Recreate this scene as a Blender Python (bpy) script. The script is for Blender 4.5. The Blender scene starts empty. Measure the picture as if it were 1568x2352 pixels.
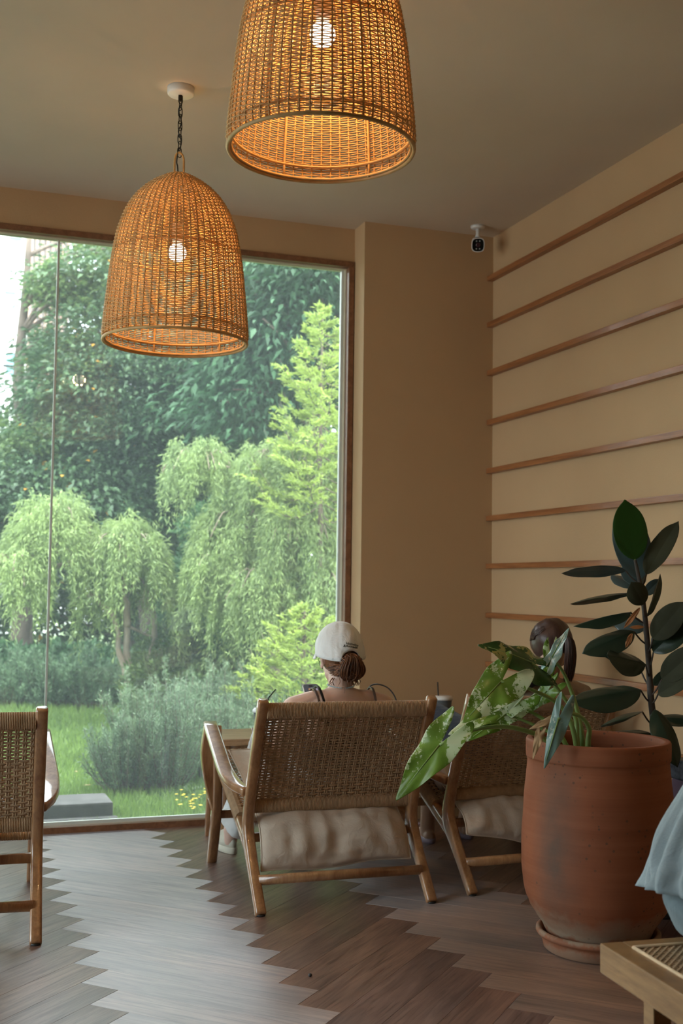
import bpy, bmesh, math, random
import numpy as np
from mathutils import Vector, Matrix, noise as mnoise
random.seed(7); np.random.seed(7)
SC = bpy.context.scene
COL = SC.collection
V = Vector
PI = math.pi

# ------------------------------------------------------------------ camera
F_PX = 2691.6
YAW, PITCH, ROLL = 0.3410, 0.0630, 0.0130
EYE = V((0.0, 0.0, 1.2))
c_f = V((math.sin(YAW)*math.cos(PITCH), math.cos(YAW)*math.cos(PITCH), math.sin(PITCH)))
c_r0 = V((math.cos(YAW), -math.sin(YAW), 0)); c_u0 = c_r0.cross(c_f)
c_r = c_r0*math.cos(ROLL) + c_u0*math.sin(ROLL)
c_u = -c_r0*math.sin(ROLL) + c_u0*math.cos(ROLL)
cd = bpy.data.cameras.new('camera'); cam = bpy.data.objects.new('camera', cd); COL.objects.link(cam)
cam.matrix_world = Matrix(((c_r.x, c_u.x, -c_f.x, EYE.x), (c_r.y, c_u.y, -c_f.y, EYE.y), (c_r.z, c_u.z, -c_f.z, EYE.z), (0, 0, 0, 1)))
cd.sensor_fit = 'VERTICAL'; cd.sensor_height = 36.0; cd.sensor_width = 24.0
cd.lens = F_PX*36.0/2352.0
cd.clip_start = 0.05; cd.clip_end = 200
cd.dof.use_dof = True; cd.dof.focus_distance = 3.7; cd.dof.aperture_fstop = 4.2
SC.camera = cam

# ------------------------------------------------------------------ world, sun, exposure
w = bpy.data.worlds.new('world'); SC.world = w; w.use_nodes = True
wn = w.node_tree; wn.nodes.clear()
wo = wn.nodes.new('ShaderNodeOutputWorld'); wb = wn.nodes.new('ShaderNodeBackground')
wb.inputs[1].default_value = 7.0
wt = wn.nodes.new('ShaderNodeTexCoord'); ws = wn.nodes.new('ShaderNodeSeparateXYZ'); wr = wn.nodes.new('ShaderNodeValToRGB')
for e_, (p_, c_) in zip((wr.color_ramp.elements[0], wr.color_ramp.elements[1], wr.color_ramp.elements.new(.3)), ((0.0, (.95, .98, 1, 1)), (1.0, (.52, .68, 1.0, 1)), (.35, (.80, .89, 1.0, 1)))):
    e_.position = p_; e_.color = c_
wm = wn.nodes.new('ShaderNodeMath'); wm.operation = 'MULTIPLY_ADD'; wm.use_clamp = False; wm.inputs[1].default_value = 6.0; wm.inputs[2].default_value = 4.6   # brighter overhead, as under thin cloud
wc = wn.nodes.new('ShaderNodeMath'); wc.operation = 'MAXIMUM'; wc.inputs[1].default_value = 0.0
wn.links.new(ws.outputs[2], wc.inputs[0]); wn.links.new(wc.outputs[0], wm.inputs[0]); wn.links.new(wm.outputs[0], wb.inputs[1])
wn.links.new(wt.outputs['Generated'], ws.inputs[0]); wn.links.new(ws.outputs[2], wr.inputs[0]); wn.links.new(wr.outputs[0], wb.inputs[0])
wn.links.new(wb.outputs[0], wo.inputs[0])
sd = bpy.data.lights.new('sun', 'SUN'); sd.energy = 4.0; sd.angle = math.radians(6); sd.color = (1.0, 0.96, 0.86)
so = bpy.data.objects.new('sun', sd); COL.objects.link(so)
so.rotation_euler = V((-0.30, 0.38, -0.88)).to_track_quat('-Z', 'Y').to_euler()
so.location = (3, -6, 12)
SC.view_settings.view_transform = 'Standard'
SC.view_settings.look = 'None'
SC.view_settings.gamma = 1.0
SC.view_settings.use_curve_mapping = False
SC.view_settings.exposure = 0.35
SC.cycles.max_bounces = 10; SC.cycles.diffuse_bounces = 5; SC.cycles.glossy_bounces = 4
SC.cycles.transparent_max_bounces = 24; SC.cycles.transmission_bounces = 6
SC.cycles.sample_clamp_indirect = 6.0

def portal(name, loc, rot, sx, sy):
    d = bpy.data.lights.new(name, 'AREA'); d.shape = 'RECTANGLE'; d.size = sx; d.size_y = sy
    d.cycles.is_portal = True
    o = bpy.data.objects.new(name, d); COL.objects.link(o); o.location = loc; o.rotation_euler = rot
portal('window_portal', (0.0, 6.02, 1.46), (math.radians(-90), 0, 0), 4.3, 2.9)
portal('side_window_portal', (-2.62, 4.0, 1.5), (0, math.radians(-90), 0), 2.9, 3.1)

# ------------------------------------------------------------------ room dimensions
XR = 2.872          # right wall
YW = 5.82           # window wall
YP = 5.669          # pillar front
XP = 2.122          # pillar left side
ZC = 3.114          # ceiling
XL = -2.45; YB = -2.6

# ------------------------------------------------------------------ node material helpers
def new_mat(name):
    m = bpy.data.materials.new(name); m.use_nodes = True
    nt = m.node_tree; b = nt.nodes['Principled BSDF']
    return m, nt, b
def nd(nt, t, **kw):
    n = nt.nodes.new(t)
    for k, v in kw.items():
        if k.startswith('i_'):
            n.inputs[int(k[2:]) if k[2:].isdigit() else k[2:]].default_value = v
        else: setattr(n, k, v)
    return n
def coords(nt, scale=(1, 1, 1), kind='Object', rand=False):
    tc = nd(nt, 'ShaderNodeTexCoord'); mp = nd(nt, 'ShaderNodeMapping')
    mp.inputs['Scale'].default_value = scale
    nt.links.new(tc.outputs[kind], mp.inputs['Vector'])
    if rand:
        oi = nd(nt, 'ShaderNodeObjectInfo'); mm = nd(nt, 'ShaderNodeMath', operation='MULTIPLY', i_1=37.0)
        nt.links.new(oi.outputs['Random'], mm.inputs[0])
        nt.links.new(mm.outputs[0], mp.inputs['Location'])
    return mp.outputs[0]
def ramp(nt, fac, stops):
    r = nd(nt, 'ShaderNodeValToRGB'); e = r.color_ramp.elements
    while len(e) < len(stops): e.new(0.5)
    for k, (p, c) in enumerate(stops):
        e[k].position = p; e[k].color = (c[0], c[1], c[2], 1)
    nt.links.new(fac, r.inputs[0]); return r.outputs[0]
def noise(nt, vec, scale, detail=3, rough=.5, dist=0.0):
    n = nd(nt, 'ShaderNodeTexNoise'); n.inputs['Scale'].default_value = scale
    n.inputs['Detail'].default_value = detail; n.inputs['Roughness'].default_value = rough
    n.inputs['Distortion'].default_value = dist
    nt.links.new(vec, n.inputs['Vector']); return n.outputs['Fac']
def bump(nt, b, h, strength, dist):
    n = nd(nt, 'ShaderNodeBump'); n.inputs['Strength'].default_value = strength; n.inputs['Distance'].default_value = dist
    nt.links.new(h, n.inputs['Height']); nt.links.new(n.outputs[0], b.inputs['Normal']); return n
def mix(nt, fac, a, b_, kind='MIX'):
    m = nd(nt, 'ShaderNodeMix', data_type='RGBA', blend_type=kind)
    if isinstance(fac, float): m.inputs[0].default_value = fac
    else: nt.links.new(fac, m.inputs[0])
    for s, v in ((6, a), (7, b_)):
        if isinstance(v, tuple): m.inputs[s].default_value = (v[0], v[1], v[2], 1)
        else: nt.links.new(v, m.inputs[s])
    return m.outputs[2]

def plain(name, col, rough=.6, var=.12, scale=8, bs=0.0, bscale=60, bd=.002, metal=0, spec=.5, sheen=0, coat=0):
    m, nt, b = new_mat(name)
    v = coords(nt)
    n = noise(nt, v, scale, 4)
    lo = tuple(c*(1-var) for c in col); hi = tuple(min(1, c*(1+var)) for c in col)
    nt.links.new(ramp(nt, n, [(.3, lo), (.7, hi)]), b.inputs['Base Color'])
    b.inputs['Roughness'].default_value = rough; b.inputs['Metallic'].default_value = metal
    b.inputs['Specular IOR Level'].default_value = spec
    if sheen: b.inputs['Sheen Weight'].default_value = sheen
    if coat: b.inputs['Coat Weight'].default_value = coat
    if bs: bump(nt, b, noise(nt, v, bscale, 5, .6), bs, bd)
    return m
def wood(name, dark, light, scale=(30, 3, 30), rough=.4, gscale=4.0, kind='Object', rand=True, bs=.15, coat=.0, spec=.5):
    m, nt, b = new_mat(name)
    v = coords(nt, scale, kind, rand)
    n1 = noise(nt, v, 1.0, 6, .6, .6)
    n2 = noise(nt, v, gscale, 4, .7, .2)
    c1 = ramp(nt, n1, [(.28, dark), (.5, tuple((a+b_)/2 for a, b_ in zip(dark, light))), (.72, light)])
    c2 = ramp(nt, n2, [(.3, (.72, .72, .72)), (.7, (1.12, 1.12, 1.12))])
    nt.links.new(mix(nt, .8, c1, c2, 'MULTIPLY'), b.inputs['Base Color'])
    b.inputs['Roughness'].default_value = rough; b.inputs['Coat Weight'].default_value = coat
    b.inputs['Specular IOR Level'].default_value = spec
    bump(nt, b, n2, bs, .002)
    return m
def foliage(name, col, var=.35, trans=.45, hue=(1.1, 1.0, .8), rough=.45, scale=1.3):
    m, nt, b = new_mat(name)
    v = coords(nt); n = noise(nt, v, scale, 2); g = nd(nt, 'ShaderNodeNewGeometry')
    lo = tuple(c*(1-var) for c in col); hi = tuple(min(1, c*(1+var)*h) for c, h in zip(col, hue))
    ad = nd(nt, 'ShaderNodeMath', operation='MULTIPLY_ADD', i_1=.55); nt.links.new(g.outputs['Random Per Island'], ad.inputs[0]); 
    sc = nd(nt, 'ShaderNodeMath', operation='MULTIPLY', i_1=.6); nt.links.new(n, sc.inputs[0]); nt.links.new(sc.outputs[0], ad.inputs[2])
    c = ramp(nt, ad.outputs[0], [(.2, lo), (.85, hi)])
    nt.links.new(c, b.inputs['Base Color']); b.inputs['Roughness'].default_value = rough
    b.inputs['Specular IOR Level'].default_value = .35
    tr = nd(nt, 'ShaderNodeBsdfTranslucent'); nt.links.new(c, tr.inputs[0])
    mx = nd(nt, 'ShaderNodeMixShader', i_0=trans)
    nt.links.new(b.outputs[0], mx.inputs[1]); nt.links.new(tr.outputs[0], mx.inputs[2])
    nt.links.new(mx.outputs[0], nt.nodes['Material Output'].inputs[0])
    return m

# ------------------------------------------------------------------ mesh helpers
class MB:
    def __init__(s): s.v = []; s.f = []; s.sm = []
    def add(s, vs, fs, smooth=True):
        o = len(s.v); s.v += [tuple(p) for p in vs]
        s.f += [tuple(i+o for i in f) for f in fs]; s.sm += [smooth]*len(fs)
        return s
    def box(s, a, b, bev=0.0, M=None, smooth=False):
        (x0, y0, z0), (x1, y1, z1) = a, b
        if bev <= 0:
            vs = [V((x, y, z)) for x in (x0, x1) for y in (y0, y1) for z in (z0, z1)]
            fs = [(0, 1, 3, 2), (4, 6, 7, 5), (0, 4, 5, 1), (2, 3, 7, 6), (0, 2, 6, 4), (1, 5, 7, 3)]
        else:
            bm = bmesh.new(); bmesh.ops.create_cube(bm, size=1)
            for q in bm.verts: q.co = V(((x0+x1)/2+q.co.x*(x1-x0), (y0+y1)/2+q.co.y*(y1-y0), (z0+z1)/2+q.co.z*(z1-z0)))
            bmesh.ops.bevel(bm, geom=bm.edges[:], offset=bev, segments=2, affect='EDGES', profile=.6)
            vs = [q.co.copy() for q in bm.verts]; bm.verts.index_update(); fs = [[q.index for q in f.verts] for f in bm.faces]; bm.free()
        if M: vs = [M @ q for q in vs]
        return s.add(vs, fs, smooth)
    def loft(s, rings, cap=True, smooth=True, closed=False):
        n = len(rings[0]); vs = [p for r in rings for p in r]; fs = []
        m = len(rings)
        for i in range(m if closed else m-1):
            for j in range(n):
                k = (j+1) % n; i2 = (i+1) % m
                fs.append((i*n+j, i*n+k, i2*n+k, i2*n+j))
        if cap and not closed:
            fs.append(tuple(range(n-1, -1, -1))); fs.append(tuple((m-1)*n+j for j in range(n)))
        return s.add(vs, fs, smooth)
    def tube(s, pts, r, n=8, cap=True, closed=False, up=None, flat=1.0, smooth=True):
        pts = [V(p) for p in pts]; m = len(pts)
        rs = r if isinstance(r, (list, tuple)) else [r]*m
        prev = None; rings = []
        for i, p in enumerate(pts):
            if closed: t = pts[(i+1) % m]-pts[i-1]
            else: t = pts[min(i+1, m-1)]-pts[max(i-1, 0)]
            if t.length < 1e-9: t = V((0, 0, 1))
            t.normalize()
            if prev is None:
                a = V(up) if up is not None else (V((0, 0, 1)) if abs(t.z) < .9 else V((1, 0, 0)))
            else: a = prev
            a = (a - t*a.dot(t))
            if a.length < 1e-6: a = t.orthogonal()
            a.normalize(); b = t.cross(a); prev = a
            rings.append([p + (a*math.cos(2*PI*j/n)*flat + b*math.sin(2*PI*j/n))*rs[i] for j in range(n)])
        return s.loft(rings, cap, smooth, closed)
    def lathe(s, prof, n=32, c=(0, 0, 0), smooth=True, close=False):
        c = V(c); rings = [[c+V((r*math.cos(2*PI*j/n), r*math.sin(2*PI*j/n), z)) for j in range(n)] for r, z in prof]
        return s.loft(rings, not close, smooth, close)
    def ball(s, c, r, n=16, m=10, M=None):
        c = V(c); r = V(r) if hasattr(r, '__len__') else V((r, r, r)); rings = []
        for i in range(1, m):
            a = PI*i/m
            ring = [V((r.x*math.sin(a)*math.cos(2*PI*j/n), r.y*math.sin(a)*math.sin(2*PI*j/n), -r.z*math.cos(a))) for j in range(n)]
            if M: ring = [M @ q for q in ring]
            rings.append([c+q for q in ring])
        return s.loft(rings, True)
    def bar(s, pts, wx, wt, side=(1, 0, 0), bev=.3, taper=None):
        """rounded-rectangle bar along a path; wx = width along `side`, wt = widths across"""
        pts = [V(p) for p in pts]; side = V(side).normalized(); rings = []
        m = len(pts)
        for i, p in enumerate(pts):
            t = (pts[min(i+1, m-1)]-pts[max(i-1, 0)]).normalized()
            b = t.cross(side).normalized(); a = b.cross(t).normalized()
            W_ = (wx[i] if hasattr(wx, '__len__') else wx)/2; T_ = (wt[i] if hasattr(wt, '__len__') else wt)/2
            q = bev*min(W_, T_)
            ring = []
            for sx, sy, first in ((1, 1, 0), (-1, 1, 1), (-1, -1, 0), (1, -1, 1)):
                c1 = p+a*sx*W_+b*sy*(T_-q); c2 = p+a*sx*(W_-q)+b*sy*T_; c3 = p+a*sx*(W_-q*.3)+b*sy*(T_-q*.3)
                ring += [c1, c3, c2] if not first else [c2, c3, c1]
            rings.append(ring)
        # cap shrink for rounded ends
        def shrink(ring, f, d):
            c = sum(ring, V())/len(ring); return [c+(q-c)*f+d for q in ring]
        t0 = (pts[0]-pts[1]).normalized(); t1 = (pts[-1]-pts[-2]).normalized()
        e = .12*(wx[0] if hasattr(wx, '__len__') else wx)
        rings = [shrink(rings[0], .84, t0*e)]+rings+[shrink(rings[-1], .84, t1*e)]
        return s.loft(rings, True, True)
    def build(s, name, mat, parent=None, auto=None):
        off = V((0, 0, 0)) if parent is None else world_loc(parent)
        me = bpy.data.meshes.new(name)
        me.from_pydata([tuple(V(p)-off) for p in s.v] if off.length > 0 else s.v, [], s.f)
        me.polygons.foreach_set('use_smooth', s.sm)
        me.materials.append(mat); me.update()
        bm = bmesh.new(); bm.from_mesh(me); bmesh.ops.recalc_face_normals(bm, faces=bm.faces); bm.to_mesh(me); bm.free()
        o = bpy.data.objects.new(name, me); COL.objects.link(o)
        if parent: o.parent = parent
        return o
WL = {}
def world_loc(o):
    return WL.get(o.name, V((0, 0, 0)))
def link_child(o, parent):
    o.parent = parent
    WL[o.name] = world_loc(parent)
def thing(name, label, cat, loc=(0, 0, 0), group=None, kind=None):
    o = bpy.data.objects.new(name, None); COL.objects.link(o); o.empty_display_size = .1
    o.location = loc; WL[o.name] = V(loc); tag(o, label, cat, group, kind); return o
def tag(o, label=None, cat=None, group=None, kind=None):
    if label: o['label'] = label
    if cat: o['category'] = cat
    if group: o['group'] = group
    if kind: o['kind'] = kind
    return o
def sub(o, parent):
    """a mesh that will itself carry sub-parts: remember the world location its vertices were written in"""
    WL[o.name] = world_loc(parent); return o
def copy_tree(o, parent=None, loc=None, rz=None):
    c = o.copy(); COL.objects.link(c); c.parent = parent
    if loc is not None: c.location = loc
    if rz is not None: c.rotation_euler.z = rz
    for ch in list(o.children): copy_tree(ch, c)
    return c
def npmesh(name, verts, faces, mat, parent=None, smooth=False):
    verts = np.asarray(verts, dtype=np.float32); faces = np.asarray(faces, dtype=np.int32)
    if parent is not None: verts = verts - np.array(world_loc(parent), dtype=np.float32)
    me = bpy.data.meshes.new(name); n, k = faces.shape
    me.vertices.add(len(verts)); me.vertices.foreach_set('co', verts.ravel())
    me.loops.add(n*k); me.loops.foreach_set('vertex_index', faces.ravel())
    me.polygons.add(n); me.polygons.foreach_set('loop_start', np.arange(0, n*k, k, dtype=np.int32))
    me.polygons.foreach_set('loop_total', np.full(n, k, dtype=np.int32))
    me.update(calc_edges=True); me.materials.append(mat)
    if smooth: me.polygons.foreach_set('use_smooth', np.ones(n, dtype=bool))
    o = bpy.data.objects.new(name, me); COL.objects.link(o)
    if parent: o.parent = parent
    return o
def ray(px, py):
    return c_f + c_r*((px-784)/F_PX) + c_u*((1176-py)/F_PX)
def at(px, py, Y):
    """a point of the place at depth Y along the sight line of a photo pixel"""
    d = ray(px, py); return EYE + d*(Y/d.y)
def atr(px, py, R):
    d = ray(px, py); return EYE + d*(R/math.hypot(d.x, d.y))
def lerp(a, b, t): return a+(b-a)*t
def smooth_path(pts, n=6):
    pts = [V(p) for p in pts]; out = []
    P = [pts[0]*2-pts[1]]+pts+[pts[-1]*2-pts[-2]]
    for i in range(1, len(P)-2):
        for k in range(n):
            t = k/n; a, b, c, d = P[i-1], P[i], P[i+1], P[i+2]
            out.append(.5*((2*b)+(c-a)*t+(2*a-5*b+4*c-d)*t*t+(3*b-3*c+d-a)*t**3))
    out.append(pts[-1]); return out
# ------------------------------------------------------------------ setting materials
def stucco(name, col, s=.35):
    m, nt, b = new_mat(name); v = coords(nt)
    n = noise(nt, v, 1.4, 4); f = noise(nt, v, 160, 4, .7)
    nt.links.new(ramp(nt, n, [(.3, tuple(c*.95 for c in col)), (.7, tuple(c*1.04 for c in col))]), b.inputs['Base Color'])
    b.inputs['Roughness'].default_value = .85; b.inputs['Specular IOR Level'].default_value = .25
    bump(nt, b, f, s, .003); return m
M_wall = stucco('stucco_wall', (.56, .378, .212))
M_ceil = stucco('ceiling_paint', (.66, .56, .44), .1)
M_teak = wood('teak', (.24, .10, .04), (.50, .27, .12), (26, 26, 5), .32, 5, bs=.06, coat=1.0)
M_teakbar = wood('teak_bar', (.26, .09, .03), (.46, .19, .07), (40, 2.2, 40), .38, 4, bs=.1, coat=.1)
M_frame = wood('window_frame_wood', (.17, .07, .035), (.30, .14, .07), (18, 18, 18), .4, 4, bs=.05)
M_reveal = plain('window_reveal', (.62, .56, .42), .6, .06)
M_glassedge = plain('silicone_joint', (.62, .64, .60), .35, .05)
M_concrete = plain('concrete', (.22, .21, .19), .9, .25, 12, .5, 70, .004)
M_void = plain('subfloor', (.07, .045, .035), .8, .1)
M_back = wood('darkened_unseen_wall', (.05, .028, .016), (.11, .06, .035), (2, 2, 20), .6, 4, 'Object', False)  # for unseen walls; dark tone made up to cut bounce light on the pot

# floor planks: embossed wood-look vinyl
m, nt, b = new_mat('vinyl_plank'); M_plank = m; b.inputs['IOR'].default_value = 1.85
oi = nd(nt, 'ShaderNodeObjectInfo')
v = coords(nt, (3.0, 34, 34), 'Object', True)
n1 = noise(nt, v, 1.0, 7, .62, 1.2); v2 = coords(nt, (5, 130, 130), 'Object', True); n2 = noise(nt, v2, 1.0, 4, .7, .4)
v3 = coords(nt, (1.6, 5, 5), 'Object', True); n3 = noise(nt, v3, 1.3, 3, .5)
base = ramp(nt, n1, [(.28, (.115, .074, .062)), (.48, (.205, .138, .112)), (.74, (.31, .215, .17))])
tint = ramp(nt, oi.outputs['Random'], [(0, (.62, .58, .62)), (.3, (.98, .90, .84)), (.55, (.80, .77, .82)), (.8, (1.12, 1.02, .94)), (1, (.90, .76, .70))])
sm = ramp(nt, n3, [(.3, (.70, .68, .70)), (.7, (1.18, 1.1, 1.05))])
dk = ramp(nt, n2, [(.36, (.50, .47, .46)), (.48, (1.06, 1.06, 1.06))])
c = mix(nt, 1.0, mix(nt, 1.0, mix(nt, 1.0, base, tint, 'MULTIPLY'), sm, 'MULTIPLY'), dk, 'MULTIPLY')
nt.links.new(c, b.inputs['Base Color'])
b.inputs['Specular IOR Level'].default_value = 1.0; b.inputs['Anisotropic'].default_value = .94; b.inputs['Coat Weight'].default_value = .4; b.inputs['Coat Roughness'].default_value = .38
vt = nd(nt, 'ShaderNodeVectorTransform', vector_type='VECTOR', convert_from='OBJECT', convert_to='WORLD'); vt.inputs[0].default_value = (0, 1, 0); nt.links.new(vt.outputs[0], b.inputs['Tangent'])
rr = ramp(nt, n1, [(.3, (.47, .47, .47)), (.7, (.38, .38, .38))]); nt.links.new(rr, b.inputs['Roughness'])
bp_ = bump(nt, b, n2, .40, .0012); nt.links.new(bp_.outputs[0], b.inputs['Coat Normal'])

ZT = 2.934; XF = 2.118; GY = 5.885; YO = GY+.022
# ------------------------------------------------------------------ room shell
def struct(o): o['kind'] = 'structure'; return o
floor = struct(MB().box((XL-.1, YB-.1, -.16), (XR+.1, YW+.02, -.006)).build('floor', M_void))
struct(MB().box((XL-.2, YB-.2, ZC), (XR+.3, YW+.28, ZC+.22)).build('ceiling', M_ceil))
struct(MB().box((XR, YB-.2, -.16), (XR+.18, YW+.28, ZC)).build('wall_right', M_wall))
pill = struct(MB().box((XP, YP, -.16), (XR, YO, ZC)).build('wall_pillar', M_wall))

wb_ = MB().box((XL-.2, YW, ZT), (XP, YO, ZC))
wb_.box((XL-.2, YW, -.16), (XL+.15, YO, ZT))
struct(wb_.build('wall_front', M_wall))
struct(MB().box((XL-.2, YB-.2, -.16), (XR+.2, YB, ZC)).build('wall_back', M_back))
wl = MB().box((XL-.2, YB, -.16), (XL, 2.5, ZC)).box((XL-.2, 5.5, -.16), (XL, YW, ZC)).box((XL-.2, 2.5, 2.934), (XL, 5.5, ZC))
struct(wl.build('wall_left', M_back))

# window 1: timber trim, pale reveal, two visible panes and their joint
win = bpy.data.objects.new('window_1', None); COL.objects.link(win); win['kind'] = 'structure'
x0 = XL+.15
MB().box((x0, YW-.012, ZT-.031), (XF, YW+.03, ZT), .003).build('frame_head', M_frame, win)
MB().box((XF-.031, YW-.012, .0), (XF, YW+.03, ZT-.031), .003).build('frame_side', M_frame, win)
MB().box((x0, YW-.012, -.005), (XF-.031, YW+.03, .030), .003).build('frame_sill', M_frame, win)
rv = MB().box((x0, YW+.03, ZT-.036), (XF, YO, ZT-.001)).box((XF-.036, YW+.03, .0), (XF-.001, YO, ZT-.036)).box((x0, YW+.03, -.1), (XF-.036, YW+.10, .026))
rv.build('reveal', M_reveal, win)
ch = MB().box((XF-.049, GY-.008, .026), (XF-.036, GY+.016, ZT-.036)).box((x0, GY-.008, .024), (XF-.049, GY+.016, .040))
ch.build('glazing_channel', M_glassedge, win)
m, nt, b = new_mat('window_glass'); M_glass = m
nt.nodes.remove(b); fr = nd(nt, 'ShaderNodeFresnel'); fr.inputs['IOR'].default_value = 1.5
tb = nd(nt, 'ShaderNodeBsdfTransparent'); haze = nd(nt, 'ShaderNodeBsdfTranslucent'); haze.inputs[0].default_value = (.80, .92, .95, 1); md_ = nd(nt, 'ShaderNodeMixShader', i_0=.032); tb.inputs[0].default_value = (.93, .965, .95, 1)  # bluish translucent share added to veil the garden view with haze
gb = nd(nt, 'ShaderNodeBsdfGlossy'); gb.inputs['Roughness'].default_value = .0
mx = nd(nt, 'ShaderNodeMixShader'); nt.links.new(fr.outputs[0], mx.inputs[0]); nt.links.new(tb.outputs[0], md_.inputs[1]); nt.links.new(haze.outputs[0], md_.inputs[2]); nt.links.new(md_.outputs[0], mx.inputs[1]); nt.links.new(gb.outputs[0], mx.inputs[2])
nt.links.new(mx.outputs[0], nt.nodes['Material Output'].inputs[0])
XS = .578
for k, (a, c_) in enumerate(((XS+.004, XF-.042), (-.92, XS-.004), (x0, -.928))):
    MB().box((a, GY, .032), (c_, GY+.008, ZT-.036)).build('glass_pane', M_glass, win)
MB().box((XS-.0055, GY-.004, .03), (XS+.0055, GY+.012, ZT-.036), .002).build('glass_joint', M_glassedge, win)
MB().box((-.928, GY-.003, .03), (-.92, GY+.011, ZT-.036)).build('glass_joint', M_glassedge, win)
# window 2 on the left wall (out of frame, lights the room)
w2 = bpy.data.objects.new('window_2', None); COL.objects.link(w2); w2['kind'] = 'structure'
for y in (2.5, 3.95, 5.45):
    MB().box((XL-.1, y, 0), (XL-.02, y+.05, 2.934)).build('frame_post', M_frame, w2)
MB().box((XL-.1, 2.5, 0), (XL-.02, 5.5, .03)).build('frame_sill', M_frame, w2)
for a, c_ in ((2.55, 3.95), (4.0, 5.45)):
    MB().box((XL-.07, a, .03), (XL-.062, c_, 2.934)).build('glass_pane', M_glass, w2)

# horizontal timber rails on the right wall
for k, z in enumerate((2.881, 2.625, 2.360, 2.091, 1.828, 1.572, 1.316, 1.055, .795, .535, .275)):
    o = MB().box((XR-.036, YB, z-.0135), (XR+.0, YP, z+.0135), .0015).build('trim_%d' % (k+1), M_teakbar)
    o['kind'] = 'structure'

# herringbone planks, 45 degrees to the walls
LP, WP = .80, .1360; S2 = math.sqrt(.5)
def clip(poly, x0, x1, y0, y1):
    for ax, lim, sgn in ((0, x0, 1), (0, x1, -1), (1, y0, 1), (1, y1, -1)):
        out = []
        for i in range(len(poly)):
            a, b_ = poly[i-1], poly[i]; da = (a[ax]-lim)*sgn; db = (b_[ax]-lim)*sgn
            if (da >= 0) != (db >= 0):
                t = da/(da-db); out.append((a[0]+(b_[0]-a[0])*t, a[1]+(b_[1]-a[1])*t))
            if db >= 0: out.append(b_)
        poly = out
        if len(poly) < 3: return None
    return poly
shared = {}
def prism(poly, z0, z1, bev=.0007):
    mb = MB(); n = len(poly); cx = sum(p[0] for p in poly)/n; cy = sum(p[1] for p in poly)/n
    r0 = [V((x, y, z0)) for x, y in poly]; r1 = [V((x, y, z1-bev)) for x, y in poly]
    r2 = []
    for x, y in poly:
        d = V((cx-x, cy-y, 0)); d.normalize(); r2.append(V((x, y, z1))+d*bev*1.4)
    return mb.loft([r0, r1, r2], True, False)
nplank = 0
for k in range(-6, 6):
    xr = .581+.5657*k; A = (k % 2 == 0)
    for j in range(-45, 50):
        if A:
            tip = V((xr, 3.941+.1923*j)); d = V((S2, S2)); nrm = V((-S2, S2)); c = tip+nrm*WP/2-d*LP/2; ang = PI/4
        else:
            tip = V((xr, 3.3753+.1923*j)); d = V((S2, -S2)); nrm = V((-S2, -S2)); c = tip+nrm*WP/2-d*LP/2; ang = -PI/4
        g = .0005
        cs = [(-LP/2+g, -WP/2+g), (LP/2-g, -WP/2+g), (LP/2-g, WP/2-g), (-LP/2+g, WP/2-g)]
        ca, sa = math.cos(ang), math.sin(ang)
        wpoly = [(c.x+x*ca-y*sa, c.y+x*sa+y*ca) for x, y in cs]
        if c.y < 0.9 and nplank > -1 and c.y < -.6: continue
        cl = clip(wpoly, XL, XR, YB, YW-.013)
        if not cl: continue
        if c.x > XP-.5 and c.y > YP-.5: cl2 = clip(cl, XL, XR, YB, YP) if c.x > XP else cl; cl = cl2 or cl
        full = len(cl) == 4 and all(abs(a[0]-b_[0])+abs(a[1]-b_[1]) < 1e-6 for a, b_ in zip(sorted(cl), sorted(wpoly)))
        key = 'full' if full else None
        if key and key in shared:
            o = bpy.data.objects.new('plank', shared[key]); COL.objects.link(o); o.parent = floor
        else:
            loc = [((x-c.x)*ca+(y-c.y)*sa, -(x-c.x)*sa+(y-c.y)*ca) for x, y in cl]
            o = prism(loc, -.006, 0).build('plank', M_plank, None); o.parent = floor
            if key: shared[key] = o.data
        o.location = (c.x, c.y, random.uniform(-.00004, .00004)); o.rotation_euler.z = ang
        nplank += 1

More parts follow.
